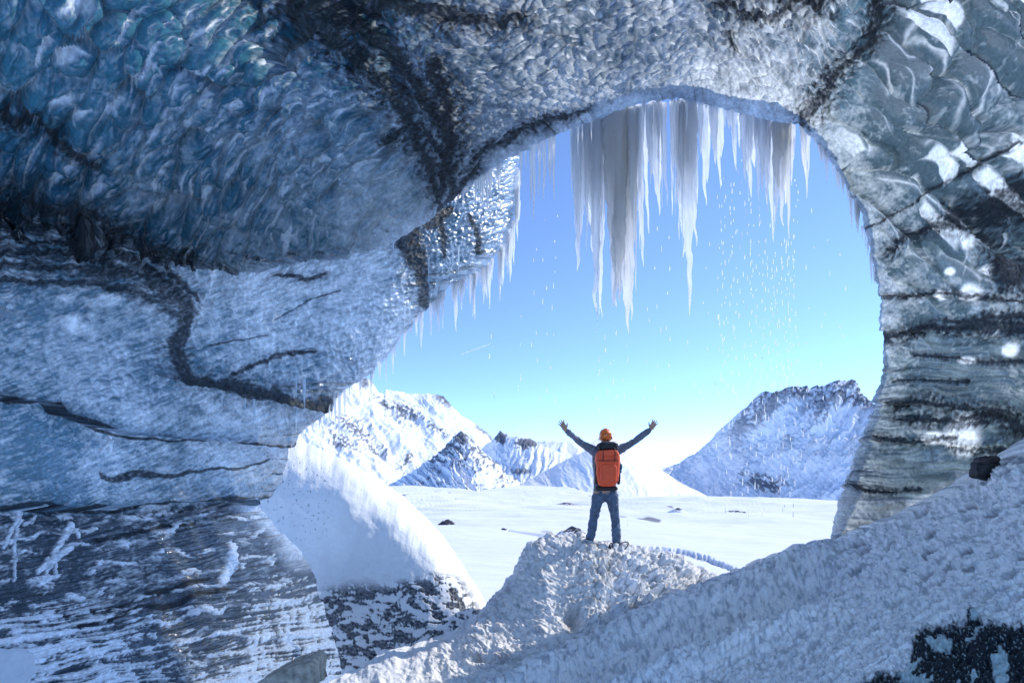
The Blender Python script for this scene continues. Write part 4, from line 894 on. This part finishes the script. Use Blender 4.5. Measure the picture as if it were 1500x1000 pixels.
for i, (px, a, b, w, Y, lb) in enumerate([(434, 548, 583, 4, 6.85, 'left one of the icicle pair over the black seam'), (446, 552, 600, 5, 6.9, 'right one of the icicle pair over the black seam'), (296, 485, 508, 2.5, 5.75, 'thin icicle on the smooth wall above the seam bend'),
        (405, 415, 446, 2.5, 6.1, 'thin icicle high on the grainy wall'), (372, 584, 622, 4, 6.25, 'right one of the two icicles under the long seam'), (359, 583, 606, 3, 6.2, 'left one of the two icicles under the long seam'),
        (325, 582, 596, 3, 5.9, 'tiny stub icicle under the long seam'), (434, 598, 632, 3, 7.4, 'icicle under the right half of the seam ledge'), (576, 348, 372, 3, 6.6, 'lone icicle on the near edge by the dark fissure'),
        (663, 355, 400, 3, 8.0, 'thin icicle in front of the lobe fissure'), (628, 375, 415, 2.5, 7.7, 'thin icicle left of the lobe fissure'), (672, 360, 402, 2.5, 8.1, 'slim icicle right of the lobe fissure'),
        (593, 445, 480, 3, 7.9, 'thin icicle hanging in the lower lobe face'), (600, 440, 470, 2.5, 7.9, 'thinnest icicle in the lower lobe face')]):
    icicle(px, a, b, w, Y, lb, 'scattered icicles on the left wall', 'icicle_blue')

# ------------------------------------------------------------------ falling melt water
vs, fs = [], []
rd = random.Random(9)
cols_ = [(782, 330), (797, 300), (812, 300), (875, 472), (880, 470), (898, 458), (905, 445), (915, 494), (925, 470), (946, 392), (965, 320), (978, 305), (1011, 464), (1034, 305), (1054, 280), (1060, 255), (1068, 262), (1075, 256), (1084, 222),
         (1097, 268), (1103, 290), (1110, 298), (1118, 290), (1125, 305), (1133, 330), (1136, 358), (1147, 335), (1152, 340), (1157, 350), (1161, 300), (1166, 240), (1187, 295), (1140, 360), (1210, 300), (1235, 330), (887, 480), (760, 410), (720, 440)]
for cx, y0 in cols_:
    y = y0; heavy = 1050 < cx < 1170
    while y < (725 if heavy else 790 if 860 < cx < 950 else 600):
        y += rd.uniform(5, 26)*(1 if heavy else 2.4)*(1+.8*(y > 560))
        Y = YT+rd.uniform(-.2, .2); s = Y/F
        ln = rd.uniform(3, 10)*s*(1+(y > 550)*.4); w = rd.uniform(.8, 1.6)*s*.5; c = P(cx+rd.gauss(0, 2.5)+(y-y0)*.03*rd.uniform(-1, 1), y, Y)
        b = len(vs)
        for (zz_, rr) in ((ln*.5, .15), (ln*.2, .8), (-ln*.25, 1), (-ln*.5, .2)):
            for j in range(5):
                a = j*2*math.pi/5; vs.append((c[0]+math.cos(a)*w*rr, c[1]+math.sin(a)*w*rr, c[2]+zz_))
        for k in range(3):
            for j in range(5): fs.append((b+k*5+j, b+(k+1)*5+j, b+(k+1)*5+(j+1) % 5, b+k*5+(j+1) % 5))
me = bpy.data.meshes.new('water_drops'); me.from_pydata(vs, [], fs)
for p in me.polygons: p.use_smooth = True
me.materials.append(icicle_mat('melt_water', (1, 1, 1))); o = bpy.data.objects.new('water_drops', me); col.objects.link(o)
tag(o, 'strings of bright melt water drops falling from the icicles', 'water drops', kind='stuff')

# ------------------------------------------------------------------ the person with arms raised
YP = 8.52
def Q(px, py, dy=0): return Vector(P(px, py, YP))+Vector((0, dy, 0))
def link(name, me, mat, parent=None, smooth=True):
    me.materials.append(mat)
    if smooth:
        for p in me.polygons: p.use_smooth = True
    o = bpy.data.objects.new(name, me); col.objects.link(o)
    if parent: o.parent = parent
    return o
def tube(bm, pts, seg=12, flat=1):
    """tapered chain of (Vector, radius) with balls in the joints"""
    for (a, ra), (b, rb) in zip(pts[:-1], pts[1:]):
        d = b-a; L = d.length
        if L < 1e-5: continue
        m = Matrix.Translation((a+b)/2) @ d.to_track_quat('Z', 'Y').to_matrix().to_4x4()
        bmesh.ops.create_cone(bm, cap_ends=True, segments=seg, radius1=ra, radius2=rb, depth=L, matrix=m)
    for a, ra in pts:
        bmesh.ops.create_icosphere(bm, subdivisions=2, radius=ra, matrix=Matrix.Translation(a))
def ball(bm, c, rx, ry, rz, sub=3, rot=None):
    m = Matrix.Translation(c)
    if rot: m = m @ rot
    bmesh.ops.create_icosphere(bm, subdivisions=sub, radius=1, matrix=m @ Matrix.Diagonal((rx, ry, rz, 1)))
def superq(bm, c, hx, hy, hz, e=.45, taper=0, nu=40, nv=28, rot=None):
    """rounded box"""
    def f(w, m): return math.copysign(abs(w)**m, w)
    vv = []
    for j in range(nv+1):
        v = -math.pi/2+math.pi*j/nv; row = []
        for i in range(nu):
            u = 2*math.pi*i/nu
            p = Vector((f(math.cos(v), e)*f(math.cos(u), e)*hx, f(math.cos(v), e)*f(math.sin(u), e)*hy, f(math.sin(v), e)*hz))
            k = 1+taper*p.z/hz; p.x *= k; p.y *= k
            if rot: p = rot @ p
            row.append(bm.verts.new(c+p))
        vv.append(row)
    for j in range(nv):
        for i in range(nu):
            try: bm.faces.new((vv[j][i], vv[j][(i+1) % nu], vv[j+1][(i+1) % nu], vv[j+1][i]))
            except ValueError: pass
    bmesh.ops.remove_doubles(bm, verts=bm.verts, dist=1e-5)
def finish(name, bm, mat, parent, voxel=None, smooth=6, wr=None):
    me = bpy.data.meshes.new(name); bm.normal_update(); bm.to_mesh(me); bm.free(); o = link(name, me, mat, parent)
    if voxel:
        r = o.modifiers.new('Remesh', 'REMESH'); r.mode = 'VOXEL'; r.voxel_size = voxel; r.use_smooth_shade = True
        s = o.modifiers.new('Smooth', 'SMOOTH'); s.factor = .5; s.iterations = smooth
    if wr:
        t = bpy.data.textures.new(name+'_folds', 'CLOUDS'); t.noise_scale = wr[0]; t.noise_depth = 2
        dm = o.modifiers.new('Folds', 'DISPLACE'); dm.texture = t; dm.strength = wr[1]; dm.mid_level = .5; dm.texture_coords = 'GLOBAL'
    return o
skin = flat('skin', (.50, .30, .20), .5, var=(30, .15)); glove = flat('grey_tan_glove', (.30, .24, .19), .8)
jacketm = flat('slate_jacket_fabric', (.17, .185, .23), .8, bump=(60, .004), var=(9, .3)); denim = flat('blue_grey_trousers', (.10, .145, .21), .85, bump=(90, .003), var=(14, .35))
orange = flat('orange_helmet_shell', (.90, .19, .02), .3, coat=.4); red = flat('orange_red_pack_nylon', (1.0, .11, .03), .6, bump=(40, .006), var=(12, .12))
black = flat('black_webbing', (.015, .015, .018), .6); boot = flat('dark_leather', (.035, .035, .045), .5, bump=(80, .003)); teal = flat('teal_nylon', (.0, .28, .42), .5); steel = flat('dull_steel', (.25, .25, .27), .4, metal=1)

person = bpy.data.objects.new('person', None); col.objects.link(person)
tag(person, 'person in dark jacket and orange helmet standing on the mound with both arms raised wide', 'person')
# body: head, neck, trunk, arms and hands, legs in one skin
bm = bmesh.new()
hd = Q(887, 640, .01)
ball(bm, hd, .076, .095, .112)
tube(bm, [(Q(887, 646), .052), (Q(887, 660), .056)])
for sx in (-1, 1): ball(bm, hd+Vector((sx*.077, 0, -.01)), .011, .02, .03, 2)          # ears
ball(bm, hd+Vector((0, .10, -.02)), .014, .022, .026, 2)                              # nose
ball(bm, hd+Vector((0, .083, -.062)), .028, .016, .012, 2)                            # mouth
ball(bm, hd+Vector((0, .06, -.09)), .035, .035, .03, 2)                               # chin
for sx in (-1, 1): ball(bm, hd+Vector((sx*.03, .088, .008)), .013, .010, .009, 2)     # eyes
tube(bm, [(Q(886, 664), .115), (Q(886, 690), .105), (Q(886, 716), .12)])
sh = {-1: Q(869, 660, 0), 1: Q(905, 660, 0)}
el = {-1: Q(849, 646, .05), 1: Q(932, 645, .05)}
wr = {-1: Q(829.5, 630, .03), 1: Q(953, 629, .03)}
for s in (-1, 1):
    tube(bm, [(sh[s], .06), (el[s], .042), (wr[s], .026)])
    # hand: palm and five separate fingers spread open
    ax = (wr[s]-el[s]).normalized(); up = Vector((s*.35, 0, 1)).normalized() if s < 0 else Vector((.35, 0, 1)).normalized()
    ax = (ax*.45+Vector((s*.25, 0, .8))*.75).normalized(); side = Vector((0, 1, 0)).cross(ax).normalized()*(1)
    w0 = wr[s]; pc = w0+ax*.055
    superq(bm, pc, .042, .014, .048, .6, nu=16, nv=10, rot=Matrix((side, Vector((0, 1, 0)), ax)).transposed())
    tube(bm, [(w0-ax*.02, .025), (w0+ax*.03, .025)])
    th = 1 if side.x*(-s) > 0 else -1                                                 # thumb points to the head side
    for k, (off, ang, ln) in enumerate(((.030, .26, .078), (.011, .07, .088), (-.010, -.10, .082), (-.031, -.30, .064))):
        o_ = side*th
        dr = (ax*math.cos(ang)+o_*math.sin(ang)).normalized()
        b0 = w0+ax*.095+o_*off; b1 = b0+dr*ln*.5+Vector((0, .004, 0)); b2 = b0+dr*ln+Vector((0, .016, 0))
        tube(bm, [(b0-ax*.015, .0105), (b1, .0098), (b2, .0080)], 10)
    o_ = side*th
    tube(bm, [(w0+ax*.03+o_*.025, .014), (w0+ax*.06+o_*.058, .0115), (w0+ax*.095+o_*.075+Vector((0, .012, 0)), .0095)], 10)
hip = {-1: Q(877, 722), 1: Q(896, 722)}; kn = {-1: Q(870, 760, .03), 1: Q(902, 762, .03)}; an = {-1: Q(863, 794, -.02), 1: Q(903, 801, -.02)}
for s in (-1, 1): tube(bm, [(hip[s], .088), (kn[s], .055), (an[s], .040)])
finish('body', bm, skin, person, .0065, 3)
# jacket
bm = bmesh.new()
tube(bm, [(Q(876, 664), .095), (Q(878, 690), .090), (Q(879, 718), .092)]); tube(bm, [(Q(897, 664), .095), (Q(895, 690), .090), (Q(894, 718), .092)])
tube(bm, [(Q(887, 664), .11), (Q(887, 690), .10), (Q(887, 719), .105)]); tube(bm, [(Q(887, 656), .075), (Q(887, 650), .068)])
for s in (-1, 1): tube(bm, [(Q(887+s*12, 663), .085), (sh[s], .074), (sh[s].lerp(el[s], .5), .060), (el[s], .052), (el[s].lerp(wr[s], .5), .047), (wr[s]-(wr[s]-el[s]).normalized()*.01, .036)])
finish('jacket', bm, jacketm, person, .011, 4, (.07, .035))
bm = bmesh.new()
tube(bm, [(Q(878, 719), .094), (Q(878, 729), .100)]); tube(bm, [(Q(895, 719), .094), (Q(895, 729), .100)]); tube(bm, [(Q(886, 720), .105), (Q(886, 726), .085)])
for s in (-1, 1): tube(bm, [(hip[s]+Vector((s*.005, 0, -.04)), .096), (hip[s].lerp(kn[s], .5), .080), (kn[s], .066), (kn[s].lerp(an[s], .45)+Vector((0, -.02, 0)), .068), (an[s]+Vector((0, 0, .02)), .060)])
finish('trousers', bm, denim, person, .010, 3, (.055, .035))
for s in (-1, 1):
    bm = bmesh.new(); a = an[s]
    tube(bm, [(a+Vector((0, 0, .05)), .055), (a+Vector((0, .01, -.03)), .052), (a+Vector((s*.02, .10, -.065)), .043), (a+Vector((s*.035, .19, -.072)), .036)])
    b_ = finish('boot', bm, boot, person, .009, 3)
    bm = bmesh.new(); superq(bm, a+Vector((s*.018, .07, -.105)), .047, .155, .014, .6)
    finish('sole', bm, black, b_)
# helmet
bm = bmesh.new(); hc = Q(887, 638.5, 0)
bmesh.ops.create_uvsphere(bm, u_segments=40, v_segments=24, radius=1, matrix=Matrix.Translation(hc) @ Matrix.Diagonal((.098, .125, .118, 1)))
bmesh.ops.delete(bm, geom=[v for v in bm.verts if v.co.z < hc.z-.075+.35*max(0, v.co.y-hc.y)], context='VERTS')
for v in bm.verts:
    k = math.sin(math.atan2(v.co.x-hc.x, 1e-6+abs(v.co.y-hc.y))*3); 
    if v.co.z > hc.z-.02: v.co += (v.co-hc)*.02*math.cos((v.co.x-hc.x)*90)
helm = finish('helmet', bm, orange, person)
so_ = helm.modifiers.new('Thickness', 'SOLIDIFY'); so_.thickness = .008; so_.offset = -1
for (dx, dz, rx, rz) in ((-.055, .022, .010, .008), (-.020, .028, .009, .011), (.018, .028, .009, .011), (.052, .022, .010, .008), (.0, -.012, .006, .004), (-.075, -.005, .006, .009)):
    bm = bmesh.new(); yy = -.125*math.sqrt(max(0, 1-(dx/.098)**2-(dz/.118)**2))
    ball(bm, hc+Vector((dx, yy-.001, dz)), rx, .004, rz, 2); finish('vent', bm, black, helm)
bm = bmesh.new()
pts = [(hc+Vector((math.cos(a)*.101, math.sin(a)*.128, -.035+.02*math.sin(a))), .006) for a in [math.pi*i/14+math.pi for i in range(15)]]
tube(bm, pts, 6); finish('headlamp_strap', bm, flat('amber_strap', (.55, .12, .02), .6), helm)
bm = bmesh.new(); superq(bm, hc+Vector((.075, -.07, -.03)), .012, .012, .022, .5, nu=14, nv=10); finish('clip', bm, black, helm)

# backpack
pack = bpy.data.objects.new('backpack', None); col.objects.link(pack)
tag(pack, 'orange red backpack with black lid worn on the back of the standing person', 'backpack')
bm = bmesh.new(); superq(bm, Q(886.5, 686, -.20), .172, .115, .268, .5, taper=.10); body = finish('pack_body', bm, red, pack, wr=(.08, .03))
bm = bmesh.new(); superq(bm, Q(886, 695, -.315), .118, .045, .150, .45, taper=.06); finish('front_pocket', bm, red, pack, wr=(.05, .014))
bm = bmesh.new(); superq(bm, Q(887, 655, -.18), .150, .12, .070, .6); finish('lid', bm, black, pack, wr=(.06, .02))
bm = bmesh.new(); superq(bm, Q(886.5, 665, -.30), .135, .04, .045, .5); finish('lid_flap', bm, red, pack, wr=(.05, .012))
for dx in (-.085, .085):
    bm = bmesh.new(); tube(bm, [(Q(886.5, 657, -.318)+Vector((dx, 0, 0)), .006), (Q(886.5, 668, -.352)+Vector((dx, 0, 0)), .006), (Q(886.5, 676, -.325)+Vector((dx, 0, 0)), .006)], 6); finish('compression_strap', bm, black, pack)
bm = bmesh.new(); tube(bm, [(Q(872, 675, -.31), .005), (Q(880, 675.5, -.335), .005), (Q(893, 675.5, -.335), .005), (Q(901, 675, -.31), .005)], 6); finish('seam', bm, black, pack)
for s in (-1, 1):
    bm = bmesh.new(); tube(bm, [(Q(887+s*10, 656, -.09), .016), (Q(887+s*12, 653, .0), .018), (Q(887+s*12, 660, .09), .018), (Q(887+s*14, 680, .11), .016), (Q(887+s*16, 700, 0), .012)], 8); finish('shoulder_strap', bm, black, pack)
    bm = bmesh.new(); superq(bm, Q(887+s*16.5, 690, -.14), .022, .08, .20, .6, nu=20, nv=16); finish('side_panel', bm, black, pack)
bm = bmesh.new(); superq(bm, Q(886.5, 715, -.10), .165, .075, .035, .5); finish('hip_belt', bm, black, pack)
bm = bmesh.new()
for k in range(5):
    tube(bm, [(Q(905+2.2*math.cos(a+k), 684+k*.8+4.5*math.sin(a), -.19+.012*k), .010) for a in [i*math.pi/5 for i in range(11)]], 6)
sl = finish('sling_bundle', bm, teal, None); tag(sl, 'teal sling bundle clipped to the right side of the orange backpack', 'sling')
# thin black hoop of cord lying by the right boot
bm = bmesh.new(); c = Q(905, 803, -.10)
pts = [(c+Vector((math.cos(a)*.135, math.sin(a)*.10, .045+math.sin(a*1.0+.6)*.055+math.cos(a*2)*.02)), .0085) for a in [2*math.pi*i/30 for i in range(31)]]
tube(bm, pts, 6)
c2 = Q(893, 803, -.13); tube(bm, [(c2+Vector((math.cos(a)*.03, 0, .02+math.sin(a)*.075)), .008) for a in [2*math.pi*i/16 for i in range(17)]], 6)
hp = finish('cord_loop', bm, black, None); tag(hp, 'thin black cord loop lying around the right boot on the mound', 'cord')
# black backpack left on the slope at right
bpk = bpy.data.objects.new('backpack', None); col.objects.link(bpk); 
tag(bpk, 'small black rucksack half hidden behind the snow slope at the foot of the right wall', 'backpack')
YB2 = 6.72
def Q2(px, py, dy=0): return Vector(P(px, py, YB2))+Vector((0, dy, 0))
bm = bmesh.new(); superq(bm, Q2(1441, 687), .115, .10, .125, .55, rot=Matrix.Rotation(.25, 3, 'Y')); finish('pack_body', bm, black, bpk, wr=(.06, .05))
bm = bmesh.new(); superq(bm, Q2(1443, 674, -.02), .115, .10, .045, .6, rot=Matrix.Rotation(-.12, 3, 'Y')); finish('lid', bm, flat('dark_plum_nylon', (.03, .018, .022), .6), bpk, wr=(.05, .04))
bm = bmesh.new(); tube(bm, [(Q2(1430, 676, -.05), .010), (Q2(1424, 681, -.07), .010), (Q2(1424, 688, -.07), .010), (Q2(1429, 693, -.06), .010)], 8); finish('shoulder_strap', bm, black, bpk)
bm = bmesh.new(); tube(bm, [(Q2(1453, 677, -.09), .008), (Q2(1456, 685, -.10), .008), (Q2(1450, 694, -.10), .008)], 8); finish('shoulder_strap', bm, black, bpk)

# weathered tan plank end lying at the bottom edge
YW = 4.35
def W(px, py, dy=0): return Vector(P(px, py, YW))+Vector((0, dy, 0))
bm = bmesh.new()
prof = [(372, 1003), (395, 990), (420, 979), (436, 973), (452, 972), (457, 976), (456, 1012), (372, 1030)]
nl = 7; rows = []
for j in range(nl):
    f = j/(nl-1); rows.append([bm.verts.new(W(x+random.uniform(-1, 1)*1.2, y+random.uniform(-1, 1)*1.0+f*1.5, f*.35)) for x, y in prof])
for j in range(nl-1):
    for i in range(len(prof)):
        bm.faces.new((rows[j][i], rows[j][(i+1) % len(prof)], rows[j+1][(i+1) % len(prof)], rows[j+1][i]))
bm.faces.new(rows[0][::-1]); bm.faces.new(rows[-1])
bmesh.ops.subdivide_edges(bm, edges=bm.edges, cuts=2, use_grid_fill=True, fractal=.25, seed=3)
pw = finish('driftwood', bm, flat('weathered_tan_wood', (.46, .40, .31), .8, bump=(25, .02), var=(18, .5)), None)
tag(pw, 'weathered tan block of splintered wood at the bottom left edge', 'wood')
# lump of sunlit ice in the lower left corner
bm = bmesh.new(); bmesh.ops.create_icosphere(bm, subdivisions=5, radius=1, matrix=Matrix.Translation(Vector(P(-10, 1010, 3.3))) @ Matrix.Rotation(.5, 4, 'Y') @ Matrix.Diagonal((.15, .16, .26, 1)))
lp = finish('ice_lump', bm, M['icicle'], None, wr=(.09, .10)); tag(lp, 'rounded bright lump of white ice in the lower left corner', 'ice')
# ------------------------------------------------------------------ light, sky, camera
SUN_EL, SUN_AZ = 36, 66         # azimuth to the right of the viewing direction
sc = bpy.context.scene
w = bpy.data.worlds.new("World"); sc.world = w; w.use_nodes = True
nt = w.node_tree; bg = nt.nodes['Background']; sky = nt.nodes.new('ShaderNodeTexSky'); sky.sky_type = 'NISHITA'
sky.sun_disc = False; sky.sun_elevation = R(SUN_EL); sky.sun_rotation = R(SUN_AZ); sky.altitude = 7000; sky.air_density = .72; sky.dust_density = 0.0; sky.ozone_density = 3.5
nt.links.new(sky.outputs[0], bg.inputs[0]); bg.inputs[1].default_value = .15
L = bpy.data.lights.new('sun', 'SUN'); L.energy = 1.2; L.angle = R(.6); L.color = (1, .96, .90)
so = bpy.data.objects.new('sun', L); col.objects.link(so)
d = Vector((math.sin(R(SUN_AZ))*math.cos(R(SUN_EL)), math.cos(R(SUN_AZ))*math.cos(R(SUN_EL)), math.sin(R(SUN_EL))))
so.rotation_euler = d.to_track_quat('Z', 'Y').to_euler(); so.location = (20, 20, 30)
cam = bpy.data.cameras.new('camera'); co = bpy.data.objects.new('camera', cam); col.objects.link(co)
co.location = (0, 0, EYE); co.rotation_euler = (R(90), 0, 0); cam.lens = 20; cam.sensor_width = 36; cam.shift_y = (HOR-500)/1500; cam.clip_end = 20000; cam.clip_start = .05
sc.camera = co
sc.view_settings.view_transform = 'Standard'; sc.view_settings.look = 'None'; sc.view_settings.exposure = 1.82; sc.view_settings.gamma = 1
sc.cycles.transparent_max_bounces = 16; sc.cycles.max_bounces = 6; sc.cycles.diffuse_bounces = 4; sc.cycles.glossy_bounces = 3; sc.cycles.use_denoising = True
